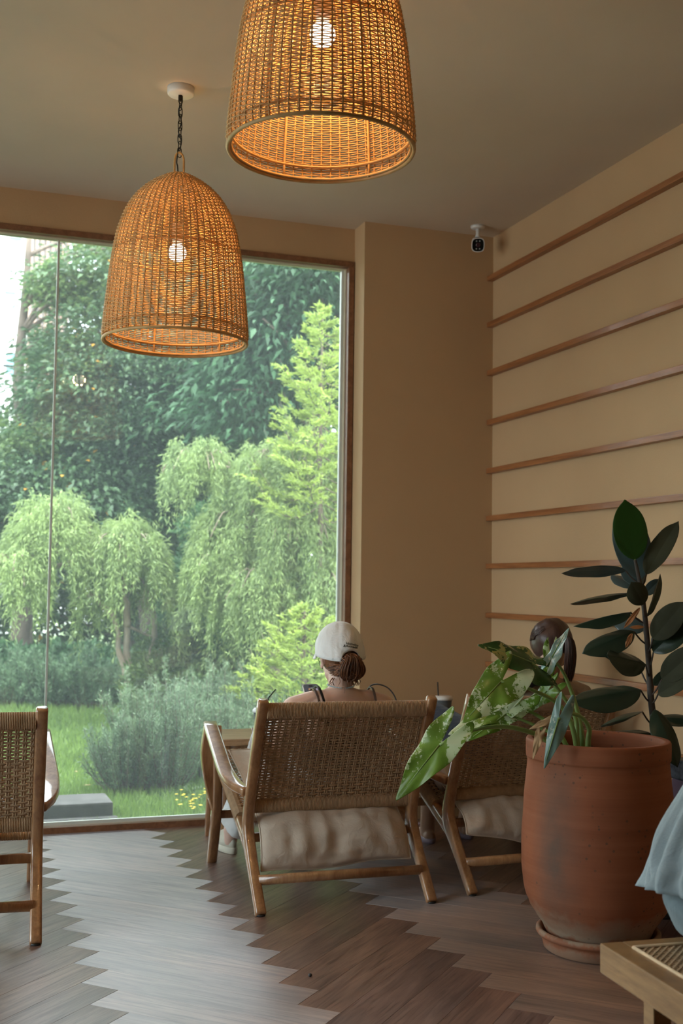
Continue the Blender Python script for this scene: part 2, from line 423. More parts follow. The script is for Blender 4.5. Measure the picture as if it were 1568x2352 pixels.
# ------------------------------------------------------------------ chairs
def cord_mat(name, col, rough=.75):
    return plain(name, col, rough, .16, 40, .5, 240, .001)
M_cord = cord_mat('paper_cord', (.42, .27, .15))
M_black = plain('black_rubber', (.02, .02, .02), .5, .1)
def wrapped(mb, p0, p1, ra, rb, pitch=.0056, amp=.0014, nseg=14):
    """a rail tightly wound with cord: ridged oval tube along x"""
    p0, p1 = V(p0), V(p1); n = int((p1-p0).length/pitch)*2; rings = []
    for i in range(n+1):
        t = i/n; c = p0.lerp(p1, t); e = amp*(1 if i % 2 else -1)
        rings.append([c+V((0, math.cos(2*PI*j/nseg)*(ra+e), math.sin(2*PI*j/nseg)*(rb+e))) for j in range(nseg)])
    mb.loft(rings, True, False)
def weave(S, nu, nv, ww, wf, amp, th=.0032, slack=None):
    """basket weave on surface S(u,v)->(point, normal): nu double warps along v, nv wefts along u"""
    mb = MB()
    for i in range(nu):
        for dd in (-.5, .5):
            rings = []
            for j in range(0, 25):
                v_ = j/24; p, nn = S((i+.5)/nu, v_); p2, _ = S(min(1, (i+.5)/nu+.01), v_); a = (p2-p).normalized()
                p = p+a*dd*ww*1.05
                rings.append([p+a*ww/2, p+nn*th, p-a*ww/2, p-nn*th])
            mb.loft(rings, True, True)
    for j in range(nv):
        v_ = (j+.5)/nv; rings = []
        for i in range(0, 2*nu+1):
            u = i/(2*nu); u = min(max(u, 0), 1)
            p, nn = S(u, v_); p2, _ = S(u, min(1, v_+.01)) if v_ < .98 else S(u, v_-.01); a = (p2-p).normalized()
            if i % 2: k = (1 if ((i//2)+j) % 2 else -1); p = p+nn*amp*k
            rings.append([p+a*wf/2, p+nn*th*.8, p-a*wf/2, p-nn*th*.8])
        mb.loft(rings, True, True)
    return mb
def lp(a, b_, t): return a+(b_-a)*t
def make_chair():
    t = thing('lounge_chair', '', 'chair', (0, 0, 0))
    HX = .335
    for s in (-1, 1):
        x = s*HX
        pts = smooth_path([(x, -.002, .006), (x, .075, .09), (x, .165, .188), (x, .215, .262), (x, .200, .36), (x, .115, .56), (x, .012, .772)], 5)
        n = len(pts); ww = []
        for i, p in enumerate(pts):
            zz = p.z
            ww.append(.034+.026*math.exp(-((zz-.24)/.085)**2))
        MB().bar(pts, .040, ww, (1, 0, 0), .45).build('back_post', M_teak, t)
        MB().tube([(x, .0, 0), (x, .0, .006)], .017, 12).build('glide', M_black, t)
        pts = smooth_path([(x, .165, .195), (x, .36, .285), (x, .60, .385), (x, .80, .462)], 4)
        MB().bar(pts, .036, [.046]*len(pts), (1, 0, 0), .4).build('seat_rail', M_teak, t)
        xf = x
        pts = smooth_path([(xf, .865, .003), (xf, .822, .12), (xf, .785, .25), (xf, .785, .42), (xf+s*.004, .80, .588)], 4)
        MB().bar(pts, .042, [.040+.012*math.sin(PI*i/(len(pts)-1)) for i in range(len(pts))], (1, 0, 0), .45).build('front_leg', M_teak, t)
        # flared blade under the arm
        rings = []
        for i in range(11):
            q = i/10; z = lp(.235, .590, q); yc = lp(.788, .80, q); out = .002+.040*math.sin(min(1, q*1.35)*PI/2)*(1 if q < .75 else 1-.25*(q-.75)/.25)
            xi = x+s*.010; xo = x+s*(.020+out*1.2); h = .020
            rings.append([V((xi, yc-h, z)), V((xo-s*.004, yc-h, z)), V((xo, yc-h*.6, z)), V((xo, yc+h*.6, z)), V((xo-s*.004, yc+h, z)), V((xi, yc+h, z))])
        MB().loft(rings, True, False).build('arm_support', M_teak, t)
        pts = smooth_path([(x+s*.012, .205, .412), (x+s*.038, .285, .428), (x+s*.050, .40, .460), (x+s*.040, .60, .523), (x+s*.026, .83, .594)], 6)
        n = len(pts); wx = [lp(.038, .060, min(1, i/(n*.35))) for i in range(n)]
        MB().bar(pts, wx, [.032]*n, (1, 0, 0), .5).build('armrest', M_teak, t)
        # cord looped over the seat rail
        mb = MB(); n = 96; rings = []
        for i in range(n+1):
            q = i/n; e = .0016*(1 if i % 2 else -1); c = V((x, lp(.335, .795, q), lp(.290, .472, q)))
            rings.append([c+V((math.cos(2*PI*j/10)*(.0235+e), -math.sin(2*PI*j/10)*.35*(.020+e), math.sin(2*PI*j/10)*(.024+e))) for j in range(10)])
        mb.loft(rings, True, False); mb.build('seat_edge_cord', M_cord, t)
        # cord-wound side stile of the back
        mb = MB(); p0 = V((s*(HX-.001), .056, .715)); p1 = V((s*(HX-.001), .232, .345)); n = 110; rings = []
        dirv = (p1-p0).normalized(); side = V((1, 0, 0)); nn = dirv.cross(side)
        for i in range(n+1):
            c = p0.lerp(p1, i/n)+nn*(-.0); e = .0010*(1 if i % 2 else -1)
            rings.append([c+side*math.cos(2*PI*j/8)*(.011+e)+nn*math.sin(2*PI*j/8)*(.010+e) for j in range(8)])
        mb.loft(rings, True, False); mb.build('cord_stile', M_cord, t)
    MB().tube([(-HX+.01, .078, .107), (0, .078, .109), (HX-.01, .078, .107)], .0165, 14, flat=1.15).build('back_stretcher', M_teak, t)
    MB().bar([(-HX+.01, .800, .215), (HX-.01, .800, .215)], .018, .036, (0, 1, 0), .3).build('front_stretcher', M_teak, t)
    MB().bar([(-HX+.01, .235, .232), (HX-.01, .235, .232)], .022, .034, (0, 1, 0), .3).build('rear_stretcher', M_teak, t)
    mb = MB(); wrapped(mb, (-HX+.018, .030, .735), (HX-.018, .030, .733), .017, .030); mb.build('top_rail', M_cord, t)
    mb = MB(); wrapped(mb, (-HX+.018, .215, .352), (HX-.018, .215, .352), .016, .025); mb.build('bottom_rail', M_cord, t)
    def SB(u, v_):
        x = lp(-HX+.014, HX-.014, u); c = .020*math.sin(PI*u)*math.sin(PI*min(1, v_))
        p = V((x, lp(.038, .222, v_)+c, lp(.726, .362, v_))); return p, V((0, -.89, -.44))
    weave(SB, 25, 33, .0076, .0104, .0032, .0018).build('back_weave', M_cord, t)['kind'] = 'stuff'
    for yy, zz in ((.33, .292), (.80, .470)):
        mb = MB(); wrapped(mb, (-HX+.018, yy, zz), (HX-.018, yy, zz), .022, .016); mb.build('seat_cord_rail', M_cord, t)
    def SS(u, v_):
        x = lp(-HX-.010, HX+.010, u); c = .028*math.sin(PI*u)*math.sin(PI*v_)
        p = V((x, lp(.335, .80, v_), lp(.312, .489, v_)-c)); return p, V((0, -.35, .93))
    weave(SS, 22, 36, .007, .0115, .0035, .0028).build('seat_weave', M_cord, t)['kind'] = 'stuff'
    return t
chair = make_chair()
CX1, CY1 = 1.5275, 4.175
chair['label'] = 'woven cord lounge chair in the middle, where the person in the white cap sits'
chair['group'] = 'woven lounge chairs facing the window'
chair2 = copy_tree(chair, None, (2.395, 4.225, 0), math.radians(1.0)); chair2['label'] = 'woven cord lounge chair behind the variegated plant, beside the big terracotta pot'
chair0 = copy_tree(chair, None, (.055, 4.095, 0), math.radians(-4.0)); chair0['label'] = 'woven cord lounge chair cut off by the left edge, no one in view on it'
chair.location = (CX1, CY1, 0); chair.rotation_euler.z = math.radians(-1.5)
# ------------------------------------------------------------------ rattan pendant lamps
def rattan_mat():
    m, nt, b = new_mat('rattan'); v = coords(nt, (20, 20, 60)); n = noise(nt, v, 1.5, 4)
    c = ramp(nt, n, [(.3, (.52, .30, .11)), (.7, (.70, .44, .18))]); nt.links.new(c, b.inputs['Base Color'])
    b.inputs['Roughness'].default_value = .5
    tr = nd(nt, 'ShaderNodeBsdfTranslucent'); nt.links.new(c, tr.inputs[0]); mx = nd(nt, 'ShaderNodeMixShader', i_0=.07)
    nt.links.new(b.outputs[0], mx.inputs[1]); nt.links.new(tr.outputs[0], mx.inputs[2]); nt.links.new(mx.outputs[0], nt.nodes['Material Output'].inputs[0])
    return m
M_rattan = rattan_mat()
M_white = plain('white_plastic', (.72, .71, .69), .35, .04)
M_chain = plain('dark_bronze', (.05, .04, .03), .35, .2, metal=.9)
M_cable = plain('black_cable', (.012, .012, .012), .5, .1)
m, nt, b = new_mat('lit_bulb'); M_bulb = m
b.inputs['Base Color'].default_value = (1, .9, .75, 1); b.inputs['Emission Color'].default_value = (1, .80, .60, 1); b.inputs['Emission Strength'].default_value = 7.0
PROF = [(0, .272), (.012, .2735), (.03, .2755), (.10, .270), (.18, .262), (.308, .248), (.41, .230), (.47, .211), (.513, .193), (.562, .160), (.605, .114), (.632, .072), (.648, .042), (.656, .018)]
def prof_r(z, p=PROF):
    for (a, ra), (b_, rb) in zip(p, p[1:]):
        if z <= b_: return lp(ra, rb, (z-a)/(b_-a))
    return p[-1][1]
def prof_pts(n):
    """points spaced evenly along the curve of the bell"""
    P = smooth_path([V((r, 0, z)) for z, r in PROF], 8); L = [0]
    for a, b_ in zip(P, P[1:]): L.append(L[-1]+(b_-a).length)
    out = []; k = 0
    for i in range(n):
        d = L[-1]*i/(n-1)
        while k < len(P)-2 and L[k+1] < d: k += 1
        q = P[k].lerp(P[k+1], (d-L[k])/(L[k+1]-L[k])); tn = (P[k+1]-P[k]).normalized(); out.append((q.x, q.z, V((tn.z, 0, -tn.x))))
    return out
def make_lamp(label, cx, cy, zr, s, bulb_w, drop_z):
    t = thing('pendant_lamp', label, 'lamp', (cx, cy, zr), 'rattan pendant lamps'); o = V((cx, cy, zr))
    NS = 58; rows = prof_pts(110)
    # stakes
    mb = MB()
    for k in range(NS):
        a = 2*PI*(k+.5)/NS
        if k % 2: pr = prof_pts(26)[:-3]
        else: pr = prof_pts(26)[:-1]
        mb.tube([o+V((r*math.cos(a), r*math.sin(a), z))*s for r, z, n in pr], .0030*s, 5)
    so_ = mb.build('shade_stakes', M_rattan, t); so_['kind'] = 'stuff'
    mb = MB()
    for j, (r, z, nv) in enumerate(rows[1:-2]):
        if j in (0,): continue
        n = NS*2; rings = []; ph = random.uniform(-.0003, .0003)
        amp = min(.0030, r*.05); wob = [random.uniform(-.00015, .00015) for _ in range(n)]
        th = .0021*s*random.uniform(.92, 1.08)
        for i in range(n):
            a = 2*PI*(i+1)/n; e = 0
            if i % 2 == 0: e = amp*(1 if ((i//2)+j) % 2 else -1)
            ca, sa = math.cos(a), math.sin(a); nr = V((nv.x*ca, nv.x*sa, nv.z)); tn = V((-nv.z*ca, -nv.z*sa, nv.x))
            c = o+(V((r*ca, r*sa, z+ph+wob[i]))+nr*e)*s
            rings.append([c+nr*th*.8, c+tn*th, c-nr*th*.8, c-tn*th])
        mb.loft(rings, False, True, True)
    wv = mb.build('shade_weave', M_rattan, t); wv['kind'] = 'stuff'
    # rim and inner hoops, inner ribs
    mb = MB()
    for z, r, q in ((0, .272, .0062), (.006, .264, .0045)):
        mb.tube([o+V((r*math.cos(2*PI*i/96), r*math.sin(2*PI*i/96), z))*s for i in range(96)], q*s, 8, closed=True)
    mb.build('rim', M_rattan, t)
    for z in (.045, .34):
        r = prof_r(z)-.009
        MB().tube([o+V((r*math.cos(2*PI*i/64), r*math.sin(2*PI*i/64), z))*s for i in range(64)], .0045*s, 7, closed=True).build('inner_hoop', M_rattan, t)
    for k in range(6):
        a = 2*PI*k/6+.10+.55
        MB().tube([o+V(((r-.008)*math.cos(a), (r-.008)*math.sin(a), z))*s for r, z, n in prof_pts(20)[:-2]], .0042*s, 7).build('inner_rib', M_rattan, t)
    h = [(-.019, 0, .650), (-.019, 0, .700), (-.017, 0, .722), (-.009, 0, .736), (0, 0, .740), (.009, 0, .736), (.017, 0, .722), (.019, 0, .700), (.019, 0, .650)]
    top = .664*s
    MB().tube(smooth_path([o+V((x*.95, y, z-.664))*1.0+V((0, 0, top)) for x, y, z in h], 3), .0042, 8).build('hanging_loop', M_rattan, t)
    zt = zr+top+.070
    cz = ZC-.030
    if cz-zt > .05:
        pitch = .0265; k = 0; z = zt-.006
        while z < cz-.01:
            L = .019; wd = .0085; tw = (k % 2)*PI/2+.35
            pts = []
            for i in range(14):
                a = 2*PI*i/14; x = wd*math.cos(a); zz = (L-wd)*(1 if math.sin(a) > 0 else -1)*(1 if abs(math.sin(a)) > .15 else .5)+wd*math.sin(a)
                pts.append(V((cx+x*math.cos(tw), cy+x*math.sin(tw), z+L*.62+zz)))
            MB().tube(pts, .0019, 6, closed=True).build('chain_link', M_chain, t); z += pitch; k += 1
    MB().tube([(cx, cy, cz-.022), (cx, cy, cz)], .006, 10).build('chain_ceiling_hook', M_chain, t)
    cb = [(cx, cy, cz)]; n = 14
    for i in range(1, n): q = i/n; cb.append((cx+.007*math.sin(q*19), cy+.007*math.cos(q*15), lp(cz, zt-.02, q)))
    cb += [(cx-.010, cy, zt-.035), (cx-.004, cy, zr+top-.002), (cx, cy, zr+.35*s+.10)]
    MB().tube(smooth_path(cb, 3), .0026, 6).build('power_cable', M_cable, t)
    MB().lathe([(.0, cz), (.046, cz), (.0505, cz+.004), (.052, cz+.010), (.052, ZC)], 40, (cx, cy, 0)).build('ceiling_canopy', M_white, t)
    zb = zr+.348*s
    MB().lathe([(.006, zb+.115), (.020, zb+.112), (.021, zb+.06), (.017, zb+.030), (.010, zb+.030)], 20, (cx, cy, 0)).build('lamp_socket', M_white, t)
    MB().ball((cx, cy, zb), .035, 24, 16).build('bulb', M_bulb, t)
    ld = bpy.data.lights.new('bulb_light', 'POINT'); ld.energy = bulb_w; ld.color = (1.0, .56, .23); ld.shadow_soft_size = .038
    lo = bpy.data.objects.new('bulb_light', ld); COL.objects.link(lo); lo.location = (0, 0, zb-zr); lo.parent = t
    return t
make_lamp('woven rattan bell lamp hanging on a chain in front of the window', .873, 4.38, 2.118, 1.0, 50.0, 0)
make_lamp('woven rattan bell lamp nearest the viewer, cut off by the top edge', .970, 2.937, 2.372, .92, 58.0, 0)

# ------------------------------------------------------------------ ceiling security camera
t = thing('security_camera', 'small white security camera on the ceiling in the corner above the pillar', 'camera', (2.705, 5.52, ZC-.13))
cx, cy = 2.705, 5.52
MB().lathe([(.0, ZC-.016), (.030, ZC-.016), (.037, ZC-.010), (.038, ZC)], 28, (cx, cy, 0)).build('mounting_plate', M_white, t)
MB().tube([(cx, cy, ZC-.014), (cx, cy, ZC-.045), (cx-.002, cy, ZC-.060)], [.012, .010, .013], 14).build('stem', M_white, t)
dv = (EYE-V((cx, cy, ZC-.09))).normalized(); dv = (dv+V((.05, 0, -.1))).normalized(); up_ = V((0, 0, 1)); sd_ = dv.cross(up_).normalized(); uu = sd_.cross(dv)
def squircle(c, r, h, n=28, p=3.2):
    out = []
    for i in range(n):
        a = 2*PI*i/n; ca, sa = math.cos(a), math.sin(a); k = (abs(ca)**p+abs(sa)**p)**(-1/p); out.append(c+sd_*ca*k*r+uu*sa*k*h)
    return out
c0 = V((cx, cy, ZC-.098))
body = MB().loft([squircle(c0-dv*.060, .020, .020), squircle(c0-dv*.055, .030, .031), squircle(c0+dv*.030, .034, .037), squircle(c0+dv*.040, .034, .037), squircle(c0+dv*.040, .030, .033), squircle(c0+dv*.034, .030, .033)])
body.build('camera_body', M_white, t)
M_bgloss = plain('black_gloss', (.008, .010, .010), .12, .1)
MB().loft([squircle(c0+dv*.030, .030, .033), squircle(c0+dv*.036, .030, .033)], True, False).build('camera_face', M_bgloss, t)
M_led = plain('grey_led', (.45, .47, .46), .3, .05)
for sx in (-1, 1):
    for sz in (-1, 1):
        q = c0+dv*.036+sd_*sx*.0085+uu*sz*.020; MB().tube([q, q+dv*.002], .0035, 10).build('led', M_led, t)
M_lens = plain('lens_glass', (.05, .02, .025), .08, .1)
q = c0+dv*.036; MB().tube([q, q+dv*.004, q+dv*.005], [.013, .012, .006], 20).build('lens', M_lens, t)

# ------------------------------------------------------------------ table, cups
tb = thing('low_table', 'low wooden table between the chairs and the window, its left corner in view', 'table', (1.86, 5.40, 0))
T0, T1, TY0, TY1, TZ = 1.298, 2.49, 5.235, 5.62, .497
MB().box((T0, TY0, TZ-.030), (T1, TY1, TZ), .005).build('tabletop', wood('light_teak', (.32, .17, .08), (.55, .34, .18), (5, 26, 26), .4, 5, bs=.06), tb)
M_lt = bpy.data.materials['light_teak']
for sx, x in ((-1, T0+.035), (1, T1-.035)):
    for sy, y in ((-1, TY0+.07), (1, TY1-.06)):
        MB().bar([(x+sx*.012, y+sy*.012, .0), (x, y, TZ-.028)], [.030, .042], [.030, .042], (1, 0, 0), .3).build('leg', M_teak, tb)
for y in (TY0+.07, TY1-.06): MB().box((T0+.04, y-.010, TZ-.085), (T1-.04, y+.010, TZ-.030), .002).build('apron', M_teak, tb)
M_cupg = plain('grey_cup_card', (.085, .090, .095), .5, .08); M_lid = plain('cup_lid', (.75, .70, .64), .35, .04); M_lidw = plain('white_cup_lid', (.85, .9, .92), .3, .03)
def cup(label, x, y, z0, h, r0, r1, mlid, straw, bend=False, mb_=None):
    t = thing('drink_cup', label, 'cup', (x, y, z0), 'drink cups on the low table')
    MB().lathe([(0, z0), (r0-.002, z0), (r0, z0+.003), (r1, z0+h), (r1-.003, z0+h)], 32, (x, y, 0)).build('cup_body', mb_ or M_cupg, t)
    MB().lathe([(r1+.001, z0+h-.010), (r1+.004, z0+h-.008), (r1+.004, z0+h+.001), (r1+.001, z0+h+.004), (r1-.003, z0+h+.011), (r1-.007, z0+h+.012), (0, z0+h+.012)], 32, (x, y, 0)).build('lid', mlid, t)
    MB().tube(smooth_path(straw, 4) if bend else straw, .0035, 8).build('straw', M_black, t)
cup('dark grey takeaway cup with pale lid and black straw, right of the white cap', 2.425, 5.30, TZ, .160, .028, .042, M_lid, [(2.405, 5.30, .54), (2.393, 5.30, .735)])
cup('white-lidded cup with a bent black straw, behind the left post of the middle chair', 1.512, 5.34, TZ, .118, .030, .040, M_lidw, [(1.535, 5.34, .53), (1.540, 5.34, .655), (1.544, 5.34, .672), (1.578, 5.34, .710)], False)

# ------------------------------------------------------------------ cushions
def linen(name, col, bs=.35, sheen=.2):
    m, nt, b = new_mat(name); v = coords(nt); n = noise(nt, v, 5, 4); f = noise(nt, v, 330, 2, .7); g = noise(nt, v, 22, 3, .6, .8)
    nt.links.new(ramp(nt, n, [(.3, tuple(c*.88 for c in col)), (.7, tuple(c*1.08 for c in col))]), b.inputs['Base Color'])
    b.inputs['Roughness'].default_value = .9; b.inputs['Sheen Weight'].default_value = sheen; b.inputs['Specular IOR Level'].default_value = .2
    b1 = nd(nt, 'ShaderNodeBump'); b1.inputs['Strength'].default_value = bs; b1.inputs['Distance'].default_value = .0015; nt.links.new(f, b1.inputs['Height'])
    b2 = nd(nt, 'ShaderNodeBump'); b2.inputs['Strength'].default_value = .45; b2.inputs['Distance'].default_value = .010; nt.links.new(g, b2.inputs['Height'])
    nt.links.new(b1.outputs[0], b2.inputs['Normal']); nt.links.new(b2.outputs[0], b.inputs['Normal']); return m
M_linen = linen('cream_linen', (.58, .485, .39)); M_linen2 = linen('pale_linen', (.66, .60, .56))
def pillow(S, nu=36, nv=24, T=.05, seed=0, wr=.006):
    """soft pillow on a mid-surface S(u,v) -> (point, normal)"""
    mb = MB(); vs = []; fs = []
    for side in (1, -1):
        for j in range(nv+1):
            for i in range(nu+1):
                u, v_ = i/nu, j/nv; p, n = S(u, v_)
                e = (max(0, 1-(2*u-1)**6)**.6)*(max(0, 1-(2*v_-1)**6)**.6)
                th = T*e*(.75+.25*math.sin(PI*u)*math.sin(PI*v_))
                w_ = wr*e*(mnoise.noise(V((u*5+seed, v_*4, side*3)))*1.0+.6*mnoise.noise(V((u*13+seed, v_*5, side*2)))+.5*mnoise.noise(V((u*5, v_*17+seed, side))))
                vs.append(p+n*(th+w_)*side*(1 if e > 0 else 0))
    o = (nu+1)*(nv+1)
    for j in range(nv):
        for i in range(nu):
            a = j*(nu+1)+i; fs.append((a, a+1, a+nu+2, a+nu+1)); fs.append((o+a, o+a+nu+1, o+a+nu+2, o+a+1))
    mb.add(vs, fs, True)
    edge = [S(i/nu, 0)[0] for i in range(nu)]+[S(1, j/nv)[0] for j in range(nv)]+[S(1-i/nu, 1)[0] for i in range(nu)]+[S(0, 1-j/nv)[0] for j in range(nv)]
    return mb, edge
def place(cx, cy, rz):
    c_, s_ = math.cos(rz), math.sin(rz)
    return lambda x, y, z: V((cx+x*c_-y*s_, cy+x*s_+y*c_, z))
def seat_cushion(label, P, x0, x1, path, seed, skew=0, mat=None):
    pts = smooth_path([V((0, y, z)) for y, z in path], 8)
    def S(u, v_):
        f = v_*(len(pts)-1); k = min(int(f), len(pts)-2); q = pts[k].lerp(pts[k+1], f-k); tn = (pts[k+1]-pts[k]).normalized()
        x = lp(x0, x1, u)*(1-.03*math.sin(PI*v_)); sk = skew*u*max(0, 1-v_*2.4)
        edge = .006*math.sin(u*9+seed)*(1-v_)
        a = P(x, q.y, q.z+sk+edge); n = P(x, q.y-tn.z, q.z+tn.y)-P(x, q.y, q.z)
        return a, n.normalized()
    t = thing('seat_cushion', label, 'cushion', P(lp(x0, x1, .5), .30, .33), 'linen cushions on the lounge chairs')
    mb, edge = pillow(S, 60, 44, .036, seed, .013); mb.build('cushion_cover', mat or M_linen, t)
    MB().tube(edge, .0034, 6, closed=True).build('piping', mat or M_linen, t)
P1 = place(CX1, CY1, math.radians(-1.5)); P2 = place(2.395, 4.225, math.radians(1)); P0 = place(.055, 4.095, math.radians(-4))
seat_cushion('cream linen cushion on the middle chair, sagging out below its backrest', P1, -.305, .295, [(.118, .125), (.135, .19), (.175, .262), (.235, .305), (.31, .345), (.48, .425), (.70, .500)], 1, .02)
seat_cushion('cream linen cushion on the chair behind the variegated plant', P2, -.30, .28, [(.120, .215), (.138, .25), (.175, .285), (.235, .308), (.31, .345), (.48, .425), (.70, .500)], 5, -.13)
seat_cushion('cream linen cushion hanging off the chair at the left edge', P0, -.28, .175, [(.118, .17), (.135, .215), (.175, .270), (.235, .305), (.31, .345), (.48, .425), (.70, .500)], 9, .02)
def back_pillow(label, c, n, up, w_, h_, seed, T=.04):
    c, n, up = V(c), V(n).normalized(), V(up).normalized(); s_ = up.cross(n).normalized(); up = n.cross(s_)
    def S(u, v_):
        x = (u-.5)*w_; y = (v_-.5)*h_; k = 1-.10*(math.sin(PI*u)*abs(2*v_-1)+math.sin(PI*v_)*abs(2*u-1))*.5
        return c+s_*x*k+up*y*k+n*(.02*math.sin(5*u+seed)*math.sin(4*v_)), n
    t = thing('throw_cushion', label, 'cushion', c-up*h_*.5)
    mb, edge = pillow(S, 26, 26, T, seed, .010); mb.build('cushion_cover', M_linen2, t); MB().tube(edge, .003, 6, closed=True).build('piping', M_linen2, t)
back_pillow('pale linen cushion leaning beside the capped person on the middle chair', (1.325, 4.60, .50), (.80, -.25, .35), (-.15, .35, .9), .26, .22, 3, .030)
back_pillow('crumpled pale cushion squeezed under the left arm of the chair behind the plant', (2.085, 4.60, .45), (.85, -.2, .3), (-.1, .5, .8), .24, .20, 6, .028)

# ------------------------------------------------------------------ terracotta pot
m, nt, b = new_mat('terracotta'); M_terra = m
v = coords(nt); n1 = noise(nt, v, 3.0, 4, .5); vb = coords(nt, (1.2, 1.2, 40)); n2 = noise(nt, vb, 1.0, 5, .6); n3 = noise(nt, v, 30, 5, .7)
c = ramp(nt, n1, [(.28, (.19, .055, .022)), (.5, (.28, .085, .034)), (.72, (.34, .125, .058))])
c = mix(nt, .35, c, ramp(nt, n2, [(.3, (.22, .07, .03)), (.7, (.38, .15, .075))]))
g = nd(nt, 'ShaderNodeSeparateXYZ'); tc = nd(nt, 'ShaderNodeTexCoord'); nt.links.new(tc.outputs['Object'], g.inputs[0])
# sooty firing marks low on the window side, pale mineral bloom at the foot, chipped specks
mp = nd(nt, 'ShaderNodeMapping'); mp.inputs['Location'].default_value = (2.0, 1.0, -.72); mp.inputs['Scale'].default_value = (9, 9, 2.2); nt.links.new(tc.outputs['Object'], mp.inputs[0])
gr = nd(nt, 'ShaderNodeTexGradient', gradient_type='SPHERICAL'); nt.links.new(mp.outputs[0], gr.inputs[0])
sm = nd(nt, 'ShaderNodeMath', operation='MULTIPLY', use_clamp=True); nt.links.new(gr.outputs[1], sm.inputs[0])
n4 = noise(nt, v, 7, 4, .6); m4 = ramp(nt, n4, [(.3, (.3, .3, .3)), (.65, (1, 1, 1))]); nt.links.new(m4, sm.inputs[1])
c = mix(nt, sm.outputs[0], c, (.105, .070, .050))
zf = nd(nt, 'ShaderNodeMath', operation='ADD'); nn = nd(nt, 'ShaderNodeMath', operation='MULTIPLY', i_1=.16); nt.links.new(noise(nt, v, 9, 5, .65), nn.inputs[0])
nt.links.new(g.outputs[2], zf.inputs[0]); nt.links.new(nn.outputs[0], zf.inputs[1])
c = mix(nt, ramp(nt, zf.outputs[0], [(.085, (.55, .55, .55)), (.112, (.06, .06, .06)), (.140, (.12, .12, .12)), (.160, (.8, .8, .8)), (.20, (.5, .5, .5)), (.245, (0, 0, 0))]), c, (.30, .235, .165))
vo = nd(nt, 'ShaderNodeTexVoronoi'); vo.inputs['Scale'].default_value = 42; nt.links.new(v, vo.inputs['Vector'])
pm = nd(nt, 'ShaderNodeMath', operation='LESS_THAN', i_1=.17); nt.links.new(vo.outputs['Distance'], pm.inputs[0])
pk = nd(nt, 'ShaderNodeMath', operation='MULTIPLY'); nt.links.new(pm.outputs[0], pk.inputs[0]); nt.links.new(ramp(nt, noise(nt, v, 5, 2), [(.52, (0, 0, 0)), (.58, (.7, .7, .7))]), pk.inputs[1])
c = mix(nt, pk.outputs[0], c, (.10, .055, .035))
nt.links.new(c, b.inputs['Base Color']); b.inputs['Roughness'].default_value = .72; b.inputs['Specular IOR Level'].default_value = .3
ad = nd(nt, 'ShaderNodeMath', operation='ADD'); nt.links.new(n3, ad.inputs[0]); nt.links.new(n2, ad.inputs[1]); bump(nt, b, ad.outputs[0], .25, .003)
PX, PY = 2.165, 3.48
pot = thing('terracotta_planter', 'big weathered terracotta pot on a saucer, holding the variegated plant', 'plant pot', (PX, PY, 0))
pr = [(0, .030), (.150, .030), (.163, .034), (.172, .055), (.182, .080), (.203, .110), (.226, .145), (.244, .190), (.2525, .25), (.2555, .32), (.253, .40), (.248, .48), (.241, .56), (.236, .612), (.2365, .632), (.2395, .634), (.2405, .650), (.2405, .690), (.2375, .6955), (.219, .6955), (.2145, .690), (.214, .64), (.222, .52), (.222, .46), (0, .46)]
def dense(pr, k=4):
    out = []
    for (a, b_), (c_, d) in zip(pr, pr[1:]):
        for i in range(k): out.append((lp(a, c_, i/k), lp(b_, d, i/k)))
    return out+[pr[-1]]
MB().lathe([(r+(.0008*math.sin(z*190) if r > .17 and z < .63 else 0), z) for r, z in dense(pr, 3)], 72, (PX, PY, 0)).build('pot_body', M_terra, pot)
MB().lathe([(0, 0), (.172, 0), (.180, .006), (.187, .034), (.190, .046), (.201, .049), (.2055, .056), (.205, .066), (.198, .071), (.190, .068), (.182, .052), (.17, .024), (0, .024)], 64, (PX, PY, 0)).build('saucer', M_terra, pot)
M_soil = plain('potting_soil', (.035, .022, .014), .95, .3, 40, .8, 60, .01)
rings = []
sb = MB(); vs = [V((PX, PY, .50))]; fs = []
for k in range(1, 9):
    for j in range(32):
        a = 2*PI*j/32; r = .224*k/8; vs.append(V((PX+r*math.cos(a), PY+r*math.sin(a), .495+.012*mnoise.noise(V((r*30*math.cos(a), r*30*math.sin(a), 3))))))
for j in range(32): fs.append((0, 1+j, 1+(j+1) % 32))
for k in range(7):
    for j in range(32): a = 1+k*32+j; b_ = 1+k*32+(j+1) % 32; fs.append((a, a+32, b_+32, b_))
sb.add(vs, fs); sb.build('soil', M_soil, pot)
